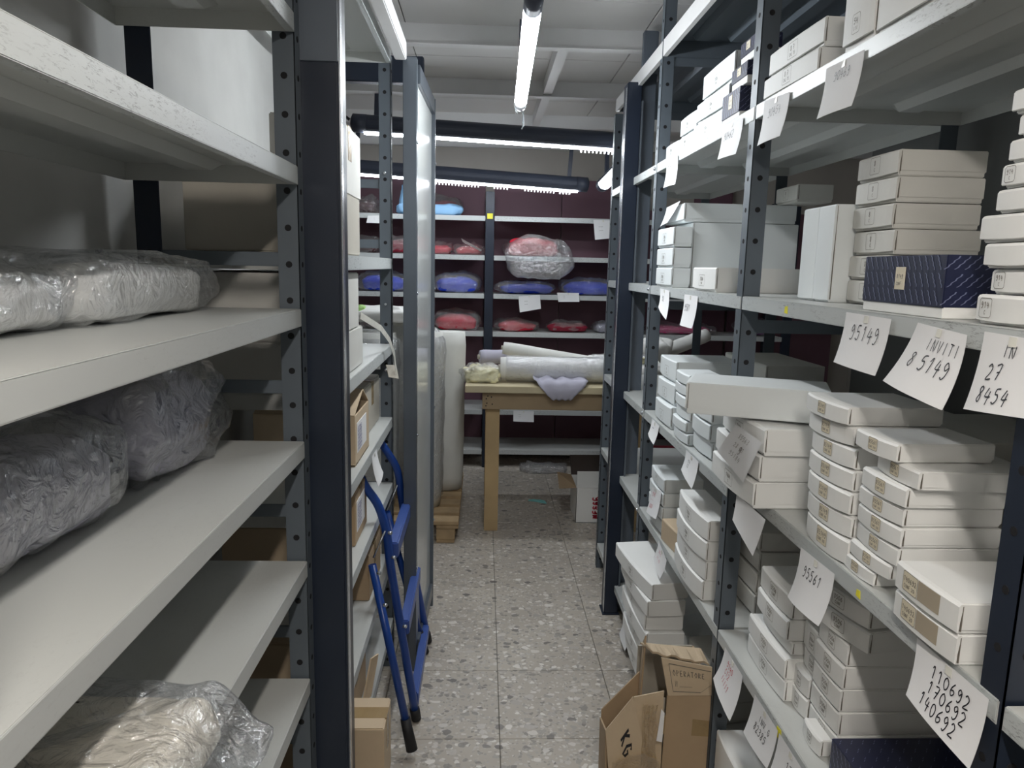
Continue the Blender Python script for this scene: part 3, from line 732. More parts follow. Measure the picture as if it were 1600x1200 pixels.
# ------------------------------------------------------------------ paper signs (right rack, face the aisle: -X)
PX = .5865
def sign(c, texts, label, **kw):
    P4 = [(PX, y, z) for y, z in c]
    return paper_sheet(*P4, (-1, 0, 0), texts, label, **kw)
sign([(1.301, 1.849), (1.173, 1.845), (1.168, 1.760), (1.296, 1.764)], [('90469', .28, .66, .17, 0)], 'square white sheet handwritten 90469 on the highest shelf', wd=.08)
sign([(1.584, 1.856), (1.451, 1.845), (1.448, 1.762), (1.574, 1.763)], [('90454', .25, .58, .19, .05)], 'white sheet handwritten 90454 just right of the near upright top', wd=.08)
sign([(1.854, 1.855), (1.708, 1.847), (1.700, 1.765), (1.842, 1.772)], [('90462', .15, .52, .22, .05)], 'white sheet handwritten 90462 left of the near upright top', wd=.08)
sign([(2.41, 1.853), (2.275, 1.847), (2.232, 1.755), (2.389, 1.760)], [('904', .15, .6, .2, 0)], 'small narrow sheet at the far end of the highest shelf', wd=.08)
sign([(2.408, 1.438), (2.285, 1.435), (2.248, 1.345), (2.369, 1.378)], [('92', .3, .5, .2, 0)], 'small curled sheet at the far end of the middle shelf')
sign([(2.108, 1.430), (1.974, 1.430), (1.962, 1.342), (2.097, 1.341)], [('9581', .15, .5, .2, 0)], 'small square sheet reading 9581 under the low white box')
sign([(1.151, 1.439), (1.020, 1.437), (1.021, 1.354), (1.154, 1.357)], [('95149', .2, .52, .27, 0)], 'square sheet handwritten 95149 under the navy box', wd=.07)
sign([(.955, 1.437), (.853, 1.430), (.846, 1.338), (.99, 1.352)], [('INVITI', .36, .66, .17, .0), ('8 5149', .18, .36, .22, .0)], 'sheet handwritten INVITI 85149 with a curled right corner', wd=.08, curl=.02)
sign([(.823, 1.437), (.725, 1.435), (.722, 1.354), (.826, 1.344)], [('IN', .38, .72, .16, 0), ('27', .2, .42, .2, 0), ('8454', .16, .12, .2, 0)], 'sheet handwritten 27 8454 cut by the right frame edge', wd=.09)
sign([(2.425, .992), (2.318, .99), (2.32, .925), (2.418, .94)], [('~~', .3, .5, .2, 0)], 'narrow sheet on the lower shelf edge beside the far upright')
sign([(1.994, .992), (1.872, .99), (1.869, .915), (1.991, .935)], [('914', .3, .6, .14, 0), ('22', .3, .4, .14, 0)], 'tall narrow sheet on the lower shelf edge above the white boxes')
sign([(1.235, 1.005), (1.107, 1.01), (1.095, .924), (1.227, .913)], [('95561', .2, .55, .2, 0)], 'sheet handwritten 95561 hanging under the leaning stack', curl=.02, wd=.09)
sign([(.878, 1.022), (.739, 1.022), (.735, .936), (.869, .945)], [('110692', .27, .62, .2, 0), ('170692', .27, .37, .2, 0), ('140692', .2, .12, .2, 0)], 'sheet handwritten 110692 170692 140692 under the cream pair', wd=.1)
sign([(1.575, .618), (1.457, .615), (1.447, .512), (1.583, .533)], [(('9140', 'redink'), .28, .7, .14, -.1), (('CT2', 'redink'), .28, .5, .14, -.1), (('IIII1', 'redink'), .25, .3, .13, -.1)], 'sheet with red marker writing at the low shelf corner', curl=.02)
sign([(1.383, .618), (1.262, .618), (1.262, .535), (1.398, .52)], [('INV.G', .35, .62, .16, -.05), ('82385', .25, .36, .18, -.05)], 'sheet handwritten INV.G 82385 on the low shelf edge', wd=.1)
sign([(1.255, .618), (1.14, .618), (1.14, .528), (1.258, .53)], [('170', .42, .55, .18, 0), ('11', .3, .25, .18, 0)], 'sheet handwritten 170 at the bottom frame edge', wd=.1)
paper_sheet((.594, 2.40, .755), (.594, 2.27, .78), (.594, 2.263, .686), (.594, 2.415, .66), (-1, 0, 0), [(('9140', 'redink'), .2, .7, .15, 0), (('------', 'redink'), .1, .5, .1, 0), (('UUUU', 'redink'), .15, .25, .15, 0)], 'note with red marker writing taped to the far low stack')
sign([(2.241, .622), (2.13, .60), (2.142, .532), (2.244, .564)], [(('38 C', 'redink'), .25, .6, .16, 0), (('II II', 'redink'), .25, .3, .16, 0)], 'pinkish written sheet below the corrugated box')
sign([(2.705, .125), (2.584, .115), (2.597, .03), (2.73, .03)], [('~', .3, .5, .2, 0)], 'small sheet low on the bottom shelf by the torn carton')
# sheet lying over the overhanging stack, and the blank one below it
paper_sheet((.531, 1.458, 1.185), (.531, 1.315, 1.18), (.529, 1.395, 1.078), (.530, 1.566, 1.099), (-1, 0, 0), [('35563', .3, .75, .12, 0), ('28 21', .3, .5, .12, 0), ('95184', .3, .25, .12, 0), ('9', .5, .42, .2, 0)], 'large tilted sheet full of numbers on the overhanging stack', ink='greyink', curl=-.002, tape=False, wd=.07)
paper_sheet((.548, 1.47, 1.03), (.548, 1.31, 1.03), (.545, 1.338, .945), (.545, 1.465, .974), (-1, 0, 0), [], 'blank sheet corner hanging below the overhanging stack', curl=.004, tape=False)
# yellow tags
for (x, y, z, s, lab) in ((.5885, 1.392, 1.428, .0075, 'tiny yellow tag stuck on the middle shelf edge'), (.5885, 1.035, 1.010, .0065, 'torn yellow tag on the lower shelf edge'), (.5885, 1.262, .612, .012, 'tiny yellow tag behind the low written sheet')):
    m = MB(); m.quad((x, y + s, z - s * .8), (x, y - s, z - s), (x, y - s * .7, z + s), (x, y + s * .8, z + s * .8), .0008)
    tag(m.build('price_tag', M['yellow']), lab, 'tag')

paper_sheet((.617, 2.50, 1.708), (.617, 2.33, 1.716), (.612, 2.42, 1.652), (.614, 2.53, 1.645), (-1, 0, 0), [('~~', .3, .6, .12, 0), ('~~', .3, .35, .12, 0)], 'creased note hanging from the shallow lid box on the middle shelf', ink='greyink', tape=False, curl=.01)
def bolt(parent, x, y, z, ax, r=.0075):
    a = Vector((x, y, z)); MB().tube([a, a + Vector(ax) * .005, a + Vector(ax) * .008], [r, r, r * .6], 10).build('bolt', M['steel'], parent)
for z in (1.497, .99): bolt(lr, -.622, 1.385, z, (0, -1, 0))
for z in (1.80, 1.36, 1.13, .86, .70): bolt(l2, -.34, 2.534, z, (0, -1, 0), .006)
for z in (1.845, 1.43, .98, .61): bolt(rr_, .5895, 2.582, z, (-1, 0, 0), .006)
# ------------------------------------------------------------------ soft packs
def soft(name, mt, parent, sx, sy, sz, seed, e=.45, amp=.012, freq=9, nu=36, nv=16, fold=0, loc=(0, 0, 0), rz=0, flat=True, tail=None, layers=0):
    vs = []; rr = random.Random(seed); off = Vector((rr.uniform(0, 50), rr.uniform(0, 50), rr.uniform(0, 50)))
    pw = lambda c, k: math.copysign(abs(c) ** k, c)
    for j in range(nv + 1):
        ph = -math.pi / 2 + math.pi * j / nv
        for i in range(nu):
            th = 2 * math.pi * i / nu
            cx = pw(math.cos(ph), e) * pw(math.cos(th), e); cy = pw(math.cos(ph), e) * pw(math.sin(th), e); cz = pw(math.sin(ph), e * 1.3)
            p = Vector((cx * sx / 2, cy * sy / 2, cz * sz / 2))
            d = noise.noise(p * freq + off) * amp + (.35 - abs(noise.noise(p * freq * 1.9 + off))) * amp * .9 + noise.noise(p * freq * 4.3 + off) * amp * .3
            d += .07 * min(sx, sy) * noise.noise(Vector((math.cos(th) * 1.6, math.sin(th) * 1.6, off.x)))
            rad = Vector((cx, cy, cz * .7)).normalized() if p.length > 1e-6 else Vector((0, 0, 1))
            p = p + rad * d
            if layers: p.x += math.sin((p.z / sz) * math.pi * 2 * layers) * .004 * (1 if cx > 0 else -1); p.y += math.sin((p.z / sz) * math.pi * 2 * layers) * .004 * (1 if cy > 0 else -1)
            if fold: p.z += math.sin(p.y * fold + seed) * sz * .04
            if tail:
                ax, sgn, ln = tail
                t = p[ax] * sgn / ((sx, sy, sz)[ax] / 2)
                if t > .86: k = (t - .86) / .14; p[ax] += sgn * ln * k; p.z *= (1 - .75 * k); p.z -= sz * .3 * k; p.z += noise.noise(p * 22 + off) * .02 * k
            vs.append((p.x, p.y, max(p.z, -sz / 2) + sz / 2 if flat else p.z + sz / 2))
    fs = [(j * nu + i, j * nu + (i + 1) % nu, (j + 1) * nu + (i + 1) % nu, (j + 1) * nu + i) for j in range(nv) for i in range(nu)]
    m = MB(); m.add(vs, fs, True)
    o = m.build(name, M[mt], parent); o.location = loc; o.rotation_euler.z = rz
    return o
def pack(x, y, z, sx, sy, sz, cloth, label, seed, fm='film', rz=0, over=1.10, group='bagged garments', tail=None, name='garment_bag', cat='bag', layers=2, amp=.01, cs=1.0, n=36, e=.45):
    r = thing(name, label, cat, (x, y, z), rz, group)
    soft('garment', cloth, r, sx * .9 * cs, sy * .9 * cs, sz * .84, seed, e=e, amp=amp * .6, layers=layers, nu=n, nv=14, loc=(0, 0, .002))
    soft('plastic_film', fm, r, sx * over, sy * over, sz * 1.08, seed, e=e + .08, amp=amp * 1.3, freq=15, nu=n + 20, nv=22, tail=tail)
    return r
# left rack bags
pack(-.56, 1.10, 1.413, .165, .44, .085, 'cloth_white', 'long clear bag of folded white garments on the left upper shelf', 51, 'film', layers=4, tail=(1, 1, .05), e=.35)
pack(-.575, .80, 1.413, .16, .24, .075, 'cloth_white', 'hazy bag at the left frame edge beside folded white garments', 53, 'film_hazy')
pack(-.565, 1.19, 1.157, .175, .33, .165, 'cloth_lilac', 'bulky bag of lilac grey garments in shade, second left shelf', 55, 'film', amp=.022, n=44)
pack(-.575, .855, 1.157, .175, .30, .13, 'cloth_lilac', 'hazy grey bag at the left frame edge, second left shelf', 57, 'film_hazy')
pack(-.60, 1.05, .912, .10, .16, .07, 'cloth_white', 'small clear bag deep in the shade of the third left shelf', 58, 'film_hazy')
r = pack(-.478, .70, .912, .345, .34, .072, 'cloth_cream', 'cream garment in clear plastic overhanging the third left shelf', 59, 'film', layers=2, over=1.03, tail=(0, 1, .03), n=48, e=.25, amp=.004)
m = MB()
fmk = lambda u, v: Vector((.0 + u, .0 + v, .0835))
write(m, 'T', fmk, 0, .05, .028, .1, slant=.2); write(m, 'S', fmk, .0, .01, .026, .1, slant=.2)
m.build('marker_writing', M['ink'], r)

# back rack
BY0 = 5.285
br = thing('shelving_rack', 'dark posted shelving rack across the far wall with maroon backing', 'shelving')
for x in (-1.13, .003, 1.113, 2.22):
    MB().bbox(x, x + .062, BY0 - .006, BY0 + .03, 0, 2.02, .003).build('post', M['navy'], br)
    MB().bbox(x, x + .062, BY0 + .38, BY0 + .41, 0, 2.02, .003).build('post', M['navy'], br)
for (a, b) in ((-1.064, 0), (.068, 1.11), (1.178, 2.217)):
    for z in (1.849, 1.572, 1.298, 1.022, .44, .135):
        shelf(br, 0, 0, 0, 0, 0) if False else None
        g = MB(); g.bbox(a, b, BY0, BY0 + .41, z - .003, z, .001); sh = g.build('shelf', M['shelf'], br)
        MB().bbox(a, b, BY0 - .003, BY0 - .0005, z - .034, z + .001, .001).build('front_lip', M['lip'], sh)
    for (c, d) in ((a, (a + b) / 2 - .002), ((a + b) / 2 + .002, b)):
        if a < 1: MB().bbox(c, d, BY0 + .425, BY0 + .44, .02, 2.16, .002).build('back_panel', M['maroon'], br)
MB().bbox(1.18, 1.6, BY0 + .425, BY0 + .44, .02, 1.95, .002).build('back_panel', M['maroon'], br)
MB().bbox(1.62, 1.92, BY0 + .425, BY0 + .44, .02, 2.2, .002).build('back_panel', M['maroon'], br)
MB().bbox(1.94, 2.8, BY0 + .425, BY0 + .44, .02, 1.95, .002).build('back_panel', M['maroon'], br)
MB().bbox(-2.0, -1.07, BY0 + .425, BY0 + .44, .02, 2.16, .002).build('back_panel', M['maroon'], br)
for x in (.034, 1.144):
    tag(MB().bbox(x - .02, x + .02, BY0 - .009, BY0 - .0065, 1.83, 1.868, .0005).build('post_tag', M['yellow']), 'square yellow tag on the ' + ('left' if x < 1 else 'right') + ' post of the far rack', 'tag')
def bp(x0, x1, z, h, cloth, label, seed, fm='film', y=None, d=.22, **kw):
    return pack((x0 + x1) / 2, (y or BY0 + .03) + d / 2, z + .001, (x1 - x0) * .93, d, h, cloth, label, seed, fm, group='bagged garments on the far rack', n=32, **{**dict(e=.62, amp=.02, over=1.06), **kw})
bp(-.96, -.78, 1.849, .115, 'cloth_brown', 'dark brown bag on the top far shelf, leftmost', 61)
bp(-.50, -.17, 1.849, .14, 'cloth_maroon', 'maroon garment bag behind the sky blue cloth', 63, y=BY0 + .2, d=.18)
bp(-.96, -.76, 1.572, .11, 'cloth_brown', 'dark brown bag on the second far shelf, leftmost', 65)
bp(-.74, -.52, 1.572, .11, 'cloth_maroon', 'pinkish red bag seen just left of the framed board', 67, 'film_hazy')
bp(-.42, -.235, 1.572, .075, 'cloth_red', 'flat red folded garment right of the framed board', 68)
bp(-.23, -.01, 1.572, .07, 'cloth_red', 'red garment pack in silvery plastic with white slip, left of post', 69, 'film_hazy')
bp(.14, .40, 1.572, .10, 'cloth_red', 'dark red garment lying behind the big clear bag', 70, d=.2, y=BY0 + .14)
r = thing('garment_bag', 'big clear bag of red garments hanging over the second far shelf', 'bag', (.36, BY0 + .06, 1.573), group='bagged garments on the far rack')
soft('garment', 'cloth_red', r, .34, .18, .12, 71, amp=.02, loc=(0, .04, .004))
o = soft('plastic_film', 'film_hazy', r, .47, .16, .29, 72, e=.7, amp=.03, freq=9, nu=40, nv=20, loc=(.02, -.02, -.155), flat=False)
o.location = (.02, -.15, -.155)
bp(-.92, -.55, 1.298, .13, 'cloth_blue', 'royal blue garments in plastic, left of the framed board', 73)
bp(-.38, -.02, 1.298, .13, 'cloth_blue', 'royal blue bag right of the framed board, left of post', 75, 'film_hazy', amp=.02)
bp(.08, .54, 1.298, .085, 'cloth_blue', 'blue garments under silvery plastic right of the far post', 77, 'film_hazy')
bp(.56, .98, 1.298, .11, 'cloth_blue', 'bright blue garment bag beside the black column', 79)
bp(1.0, 1.1, 1.298, .06, 'cloth_blue', 'small blue end of a bag behind the black column', 80)
bp(-.92, -.5, 1.022, .06, 'cloth_brown', 'brown bag low behind the white cloth on the far left', 81)
bp(-.38, -.02, 1.022, .13, 'cloth_red', 'red garments in crackled plastic, left of the far post', 82)
bp(.08, .42, 1.022, .08, 'cloth_red', 'red garment pack right of the far post, above the table', 84, 'film_hazy')
bp(.45, .80, 1.022, .07, 'cloth_maroon', 'flat maroon garment above the table', 86, over=.9)
bp(.82, 1.09, 1.022, .07, 'cloth_lilac', 'silvery bag at the right end above the table', 87, 'film_hazy')
bp(1.2, 1.75, 1.022, .07, 'cloth_pink', 'flat pink garments right of the far rack post', 88)
bp(1.9, 2.18, 1.022, .10, 'cloth_purple', 'purple garment bag seen past the near upright', 89, 'film_hazy')
bp(.1, .45, .44, .055, 'cloth_lilac', 'pale lilac pack under the table, left one', 91, 'film_hazy')
bp(.5, .92, .44, .055, 'cloth_sky', 'pale blue pack under the table, right one', 92, 'film_hazy')
r = thing('folded_cloth', 'sky blue cloth crumpled over the top far shelf', 'cloth', (-.40, BY0 + .02, 1.85))
soft('cloth', 'cloth_sky', r, .46, .12, .075, 93, amp=.03, freq=12, nu=40, loc=(0, .04, 0))
r2 = soft('cloth', 'cloth_sky', r, .17, .08, .21, 94, amp=.03, freq=9, nu=28, loc=(-.13, .09, .0))
# white sheets on the far rack
def far_sheet(c, label, texts=()):
    paper_sheet(*[(x, BY0 - .008, z) for x, z in c], (0, -1, 0), [(('~~~', 'greyink'), .25, .6, .1, 0), (('~~~', 'greyink'), .25, .4, .1, 0)] if not texts else texts, label, group='paper signs on the far rack', curl=.01)
far_sheet([(.775, 1.84), (.915, 1.84), (.92, 1.715), (.79, 1.70)], 'white sheet at the right end of the top far shelf')
far_sheet([(.25, 1.285), (.405, 1.30), (.415, 1.20), (.262, 1.17)], 'white sheet under the third far shelf, left of two')
far_sheet([(.53, 1.318), (.69, 1.318), (.694, 1.255), (.54, 1.252)], 'white sheet lying over the third far shelf, right of two')
far_sheet([(.232, .44), (.385, .438), (.386, .357), (.233, .36)], 'white sheet below the table apron')
far_sheet([(-.83, 1.83), (-.66, 1.84), (-.66, 1.78), (-.84, 1.78)], 'white slip at the left end of the top far shelf')
paper_sheet((-.16, BY0 + .05, 1.665), (-.03, BY0 + .03, 1.60), (-.02, BY0 - .01, 1.61), (-.17, BY0 + .02, 1.69), (0, -1, 0), [], 'curved white slip on the red silvery pack', group='paper signs on the far rack', curl=.004, tape=False)
paper_sheet((-.40, 1.0, 1.5), (-.4, 1.0, 1.5), (-.4, 1.0, 1.5), (-.4, 1.0, 1.5), (0, -1, 0), [], 'x', tape=False) if False else None

# ------------------------------------------------------------------ table
tb = thing('work_table', 'pale wooden table piled with wrapped fabric rolls', 'table', (.42, 4.3, 0))
def L3(x, y, z): return (x - .42, y - 4.3, z)
def tbx(n, mt, x0, x1, y0, y1, z0, z1, b=.003): return MB().bbox(x0 - .42, x1 - .42, y0 - 4.3, y1 - 4.3, z0, z1, b).build(n, M[mt], tb)
tbx('tabletop', 'wood_top', -.095, 1.02, 3.90, 4.72, .812, .850)
tbx('apron', 'wood_apron', .0, .93, 3.93, 3.955, .715, .811)
tbx('apron', 'wood_apron', .0, .93, 4.66, 4.685, .715, .811)
for x in (.02, .85):
    for y in (3.957, 4.58): tbx('leg', 'wood', x, x + .078, y, y + .075, 0, .811)
m = MB()
for dx, dz in ((.02, .02), (.022, .06), (.03, .075), (.05, .07), (.055, .03), (.025, .035)): m.tube([(.0 + dx - .42, 3.9285 - 4.3, .715 + dz), (.0 + dx - .42, 3.931 - 4.3, .715 + dz)], .004, 8)
m.build('screw', M['rubber'], tb)
def froll(p0, p1, r, label, mt='roll', filmy=False, core=True, group='fabric rolls on the table', seed=1, name='fabric_roll'):
    p0, p1 = Vector(p0), Vector(p1); d = (p1 - p0); L = d.length
    q = thing(name, label, 'fabric roll', p0, group=group)
    T = d.to_track_quat('Z', 'Y').to_matrix().to_4x4()
    m = MB(); n, k = 20, 12; vs = []
    for j in range(k + 1):
        for i in range(n):
            t = 2 * math.pi * i / n; rad = r * (1 + .05 * noise.noise(Vector((math.cos(t) * 1.5, math.sin(t) * 1.5, j * .6 + seed * 7)))); e_ = .93 if j in (0, k) else 1
            vs.append(T @ Vector((math.cos(t) * rad * e_, math.sin(t) * rad * e_, L * j / k)))
    fs = [(j * n + i, j * n + (i + 1) % n, (j + 1) * n + (i + 1) % n, (j + 1) * n + i) for j in range(k) for i in range(n)]
    m.add(vs, fs, True); o = len(m.v) - len(vs); m.f += [tuple(range(n))[::-1], tuple(range(k * n, k * n + n))]; m.sm += [False, False]
    m.build('roll_fabric', M[mt], q)
    if core:
        m = MB(); m.tube([T @ Vector((0, 0, -.012)), T @ Vector((0, 0, L + .012))], r * .35, 12); m.build('cardboard_core', M['kraft_grey'], q)
    if filmy:
        m = MB(); vs = []
        for j in range(17):
            for i in range(28):
                t = 2 * math.pi * i / 28; P = Vector((math.cos(t) * 2, math.sin(t) * 2, j * .9 + seed * 3)); rad = r * (1.06 + .13 * abs(noise.noise(P))) * (.55 if j in (0, 16) else 1)
                vs.append(T @ Vector((math.cos(t) * rad, math.sin(t) * rad, (L + .02) * j / 16)))
        m.add(vs, [(j * 28 + i, j * 28 + (i + 1) % 28, (j + 1) * 28 + (i + 1) % 28, (j + 1) * 28 + i) for j in range(16) for i in range(28)], True)
        m.build('plastic_wrap', M['film_hazy'], q)
    return q
froll((-.02, 4.35, .955), (.30, 4.42, .955), .042, 'bluish white roll at the left, lying behind the big wrapped roll', 'cloth_lilac', seed=2)
froll((.12, 4.28, 1.02), (.66, 4.2, .945), .038, 'slim grey white roll lying slanted on top of the pile', seed=3)
froll((.10, 4.08, .925), (.72, 4.06, .925), .068, 'big plastic wrapped white roll along the table front', 'cloth_white', True, seed=4)
froll((.62, 4.22, .925), (.98, 4.2, .925), .07, 'white wrapped roll at the right behind the black column', 'cloth_white', True, seed=5)
froll((1.0, 4.45, .94), (1.44, 4.6, 1.09), .045, 'bluish white roll jutting up to the right over the table end', 'cloth_white', seed=6)
r = thing('cloth_bundle', 'crumpled cream ruffled cloth on the left table corner', 'cloth', (-.01, 4.08, .851))
soft('cloth', 'yellowcloth', r, .17, .16, .07, 95, amp=.035, freq=26, nu=48, nv=22)
soft('plastic_film', 'film', r, .22, .19, .09, 96, amp=.03, freq=18)
r = thing('cloth_bundle', 'lilac white cloth draped over the table front edge', 'cloth', (.43, 3.96, .851), group='cloths on the table')
m = MB(); vs = []; n = 20
for j in range(n + 1):
    for i in range(n + 1):
        u = (i / n - .5) * .30; v = j / n
        wdt = 1 - .65 * max(0, v - .45) / .55
        x = u * wdt; 
        if v < .55: y = .10 - v / .55 * .165; z = .03 * (1 - v) + .012 * noise.noise(Vector((u * 20, v * 6, 3))) + .012
        else: k = (v - .55) / .45; y = -.066 - .012 * math.sin(k * 3); z = .016 - k * .085
        x += .008 * noise.noise(Vector((u * 9, v * 9, 8))); z += .006 * math.sin(u * 70)* (1 - v * .4)
        vs.append((x, y, z))
m.add(vs, [(j * (n + 1) + i, j * (n + 1) + i + 1, (j + 1) * (n + 1) + i + 1, (j + 1) * (n + 1) + i) for j in range(n) for i in range(n)], True)
o = m.build('cloth', M['cloth_lilac'], r); o.modifiers.new('thick', 'SOLIDIFY').thickness = .004
r = thing('cloth_bundle', 'loose heap of white cloth at the right table end', 'cloth', (.90, 4.05, .851), group='cloths on the table')
soft('cloth', 'cloth_white', r, .30, .24, .12, 97, amp=.04, freq=9, nu=48, nv=20)
soft('cloth', 'yellowcloth', r, .07, .05, .04, 98, amp=.02, loc=(.0, -.05, .12))
r = thing('cloth_bundle', 'pale sheet heap seen through the right rack', 'cloth', (.98, 4.45, .851), group='cloths on the table')
soft('cloth', 'cloth_white', r, .34, .3, .22, 99, amp=.05, freq=7, nu=48, nv=20)

# pallet with upright rolls
pl = thing('wooden_pallet', 'worn wooden pallet under the standing fabric rolls', 'pallet', (-.52, 4.2, 0), .0)
pl.rotation_euler.z = .0
for k in range(7):
    y = -.43 + k * .145
    MB().bbox(-.40, .40, y, y + .10, .10, .122, .003).build('deck_board', M['pallet'], pl)
for x in (-.40, -.06, .28):
    MB().bbox(x, x + .12, -.43, .54, .080, .0995, .003).build('stringer_board', M['pallet'], pl)
    MB().bbox(x, x + .10, -.43, .54, 0, .018, .003).build('bottom_board', M['pallet'], pl)
    for y in (-.43, 0, .42): MB().bbox(x, x + .10, y, y + .11, .0185, .0795, .003).build('block', M['pallet'], pl)
for i, (x, y, rd, z1, f, lab) in enumerate(((-.215, 4.40, .100, 1.10, False, 'smooth white fabric roll standing upright at the pallet edge'), (-.335, 4.06, .105, 1.13, True, 'film wrapped white roll standing nearest on the pallet'), (-.62, 4.05, .13, 1.12, True, 'hazy wrapped roll on the pallet seen between rack uprights'), (-.50, 4.42, .115, 1.16, True, 'taller white wrapped roll behind on the pallet'), (-.80, 4.35, .10, 1.05, False, 'plain white roll at the left end of the pallet'))):
    froll((x, y, .124), (x + .01, y + .01, z1), rd, lab, 'roll', f, group='fabric rolls standing on the pallet', seed=i + 10, core=False)
r = thing('cloth_bundle', 'white cloth heap topping the wrapped rolls left of the board', 'cloth', (-.58, 4.2, 1.175))
soft('cloth', 'cloth_white', r, .40, .36, .07, 100, amp=.04, freq=8, nu=40)
soft('cloth', 'cloth_green', r, .08, .08, .05, 101, amp=.01, loc=(-.12, -.12, .04))

# floor items at the back
tag(MB().add([(.305 + a * .02, 4.50 + b, .001 + .006 * c) for a, b, c in ((0, 0, 0), (6, -.06, 0), (5.5, -.01, 1), (4, .03, 0), (2, .02, 1), (.5, .03, 0))], [(0, 1, 2, 3, 4, 5)]).build('paper_scrap', mat('aqua_paper', (.25, .62, .60), .6, coord='obj')), 'aqua green paper scrap lying on the floor past the table leg', 'paper')
r = thing('plastic_scrap', 'crumpled clear plastic film on the floor under the far rack', 'plastic', (.46, 5.20, 0))
soft('plastic_film', 'film', r, .34, .16, .05, 102, amp=.03, freq=20)
# white carton with red writing
wc = thing('open_carton', 'white open carton with red lettering beside the black column', 'box', (.715, 4.24, 0), group='cardboard boxes')
g = MB(); a, b, h = .15, .14, .215
g.bbox(-a, a, -b, -b + .004, 0, h, .001); g.bbox(-a, a, b - .004, b, 0, h, .001); g.bbox(-a, -a + .004, -b, b, 0, h, .001); g.bbox(a - .004, a, -b, b, 0, h, .001); g.box(-a, a, -b, b, 0, .004)
g.build('body', M['white'], wc)
MB().quad((-a, -b, h + .001), (a, -b, h + .001), (a * .95, .02, h + .055), (-a * .85, .02, h + .055), .003).build('front_flap', M['white'], wc)
MB().quad((-a, -b + .01, h), (-a, b, h), (-a - .09, b - .02, h + .02), (-a - .10, -b + .03, h - .015), .003).build('side_flap', M['kraft'], wc)
MB().quad((-a, b, h), (a, b, h), (a + .02, b + .04, h + .12), (-a - .01, b + .03, h + .12), .003).build('back_flap', mat('dark_card', (.06, .045, .04), .7), wc)
g = MB(); fm_ = lambda u, v: Vector((-.03 + v, -b - .0012, .02 + u))
for k, tx in enumerate(('AEGMO', 'MESSE', 'GRATE')): write(g, tx * 1, lambda u, v: Vector((-.045 + .02 - v + .03, -b - .0012, .03 + u)), 0, .005 + k * .014, .035 if k == 0 else .035, .22, aspect=1, slant=0, jitter=.05) if k < 2 else None
g.build('red_lettering', M['redink'], wc)
# red ladder
rl = thing('stepladder', 'dark red folded stepladder standing by the far rack', 'ladder', (1.31, 5.05, 0))
for x in (-.17, .17):
    MB().tube([(x, -.10, .0), (x * .75, .06, .75)], .014, 8).build('front_rail', M['redlad'], rl)
    MB().tube([(x, .17, .0), (x * .78, .07, .72)], .012, 8).build('rear_leg', M['redlad'], rl)
for z in (.22, .45, .68): MB().bbox(-.16, .16, -.10 + z * .2, -.02 + z * .2, z, z + .018, .003).build('step', M['redlad'], rl)

# ------------------------------------------------------------------ blue stepladder
bl = thing('stepladder', 'blue folded stepladder leaning against the left shelving', 'ladder', (0, 0, 0))
near = [(-.372, 2.10, .90), (-.345, 2.10, .84), (-.308, 2.11, .775), (-.285, 2.12, .68), (-.272, 2.13, .55), (-.205, 2.20, .03)]
far = [(-.372, 2.50, .90), (-.335, 2.50, .845), (-.30, 2.52, .77), (-.288, 2.54, .66), (-.262, 2.58, .45), (-.205, 2.70, .03)]
def curve(p, k=5):
    q = [p[0]] + p + [p[-1]]; out = []
    for i in range(1, len(q) - 2):
        for s in range(k):
            t = s / k; a, b, c, d = map(Vector, q[i - 1:i + 3])
            out.append(.5 * ((2 * b) + (c - a) * t + (2 * a - 5 * b + 4 * c - d) * t * t + (3 * b - a - 3 * c + d) * t ** 3))
    out.append(Vector(p[-1])); return out
for c in (near, far):
    o = MB().tube(curve(c), .0135, 12).build('front_rail', M['ladder'], bl)
    d = (Vector(c[-1]) - Vector(c[-2])).normalized()
    MB().tube([Vector(c[-1]) - d * .02, Vector(c[-1]) + d * .022], .0165, 12).build('rubber_foot', M['rubber'], o)
rear = (((-.325, 2.085, .60), (-.205, 2.02, .06)), ((-.335, 2.50, .62), (-.215, 2.62, .035)))
for a, b in rear:
    o = MB().tube([a, b], .0125, 12).build('rear_leg', M['ladder'], bl)
    d = (Vector(b) - Vector(a)).normalized()
    MB().tube([Vector(b) - d * .07, Vector(b) + d * .03], [.0155, .018], 12).build('rubber_foot', M['rubber'], o)
for (z, xa, xb, y0, y1) in ((.650, -.284, -.252, 2.135, 2.525), (.378, -.252, -.222, 2.165, 2.585), (.10, -.224, -.196, 2.205, 2.67)):
    MB().bbox(xa, xb, y0, y1, z - .05, z, .004).build('step', M['tread'], bl)
for p_, q_ in (((-.322, 2.09, .62), (-.288, 2.105, .70)), ((-.333, 2.49, .63), (-.29, 2.53, .74))): MB().tube([p_, q_], .003, 6).build('stay_rod', M['steel'], bl)
m = MB()
for x, y, z in ((-.272, 2.10, .70), (-.262, 2.105, .62), (-.302, 2.07, .585), (-.282, 2.055, .49), (-.232, 2.135, .38)): m.tube([(x - .004, y - .01, z), (x + .006, y - .014, z)], .0055, 10)
m.build('rivet', M['steel'], bl)

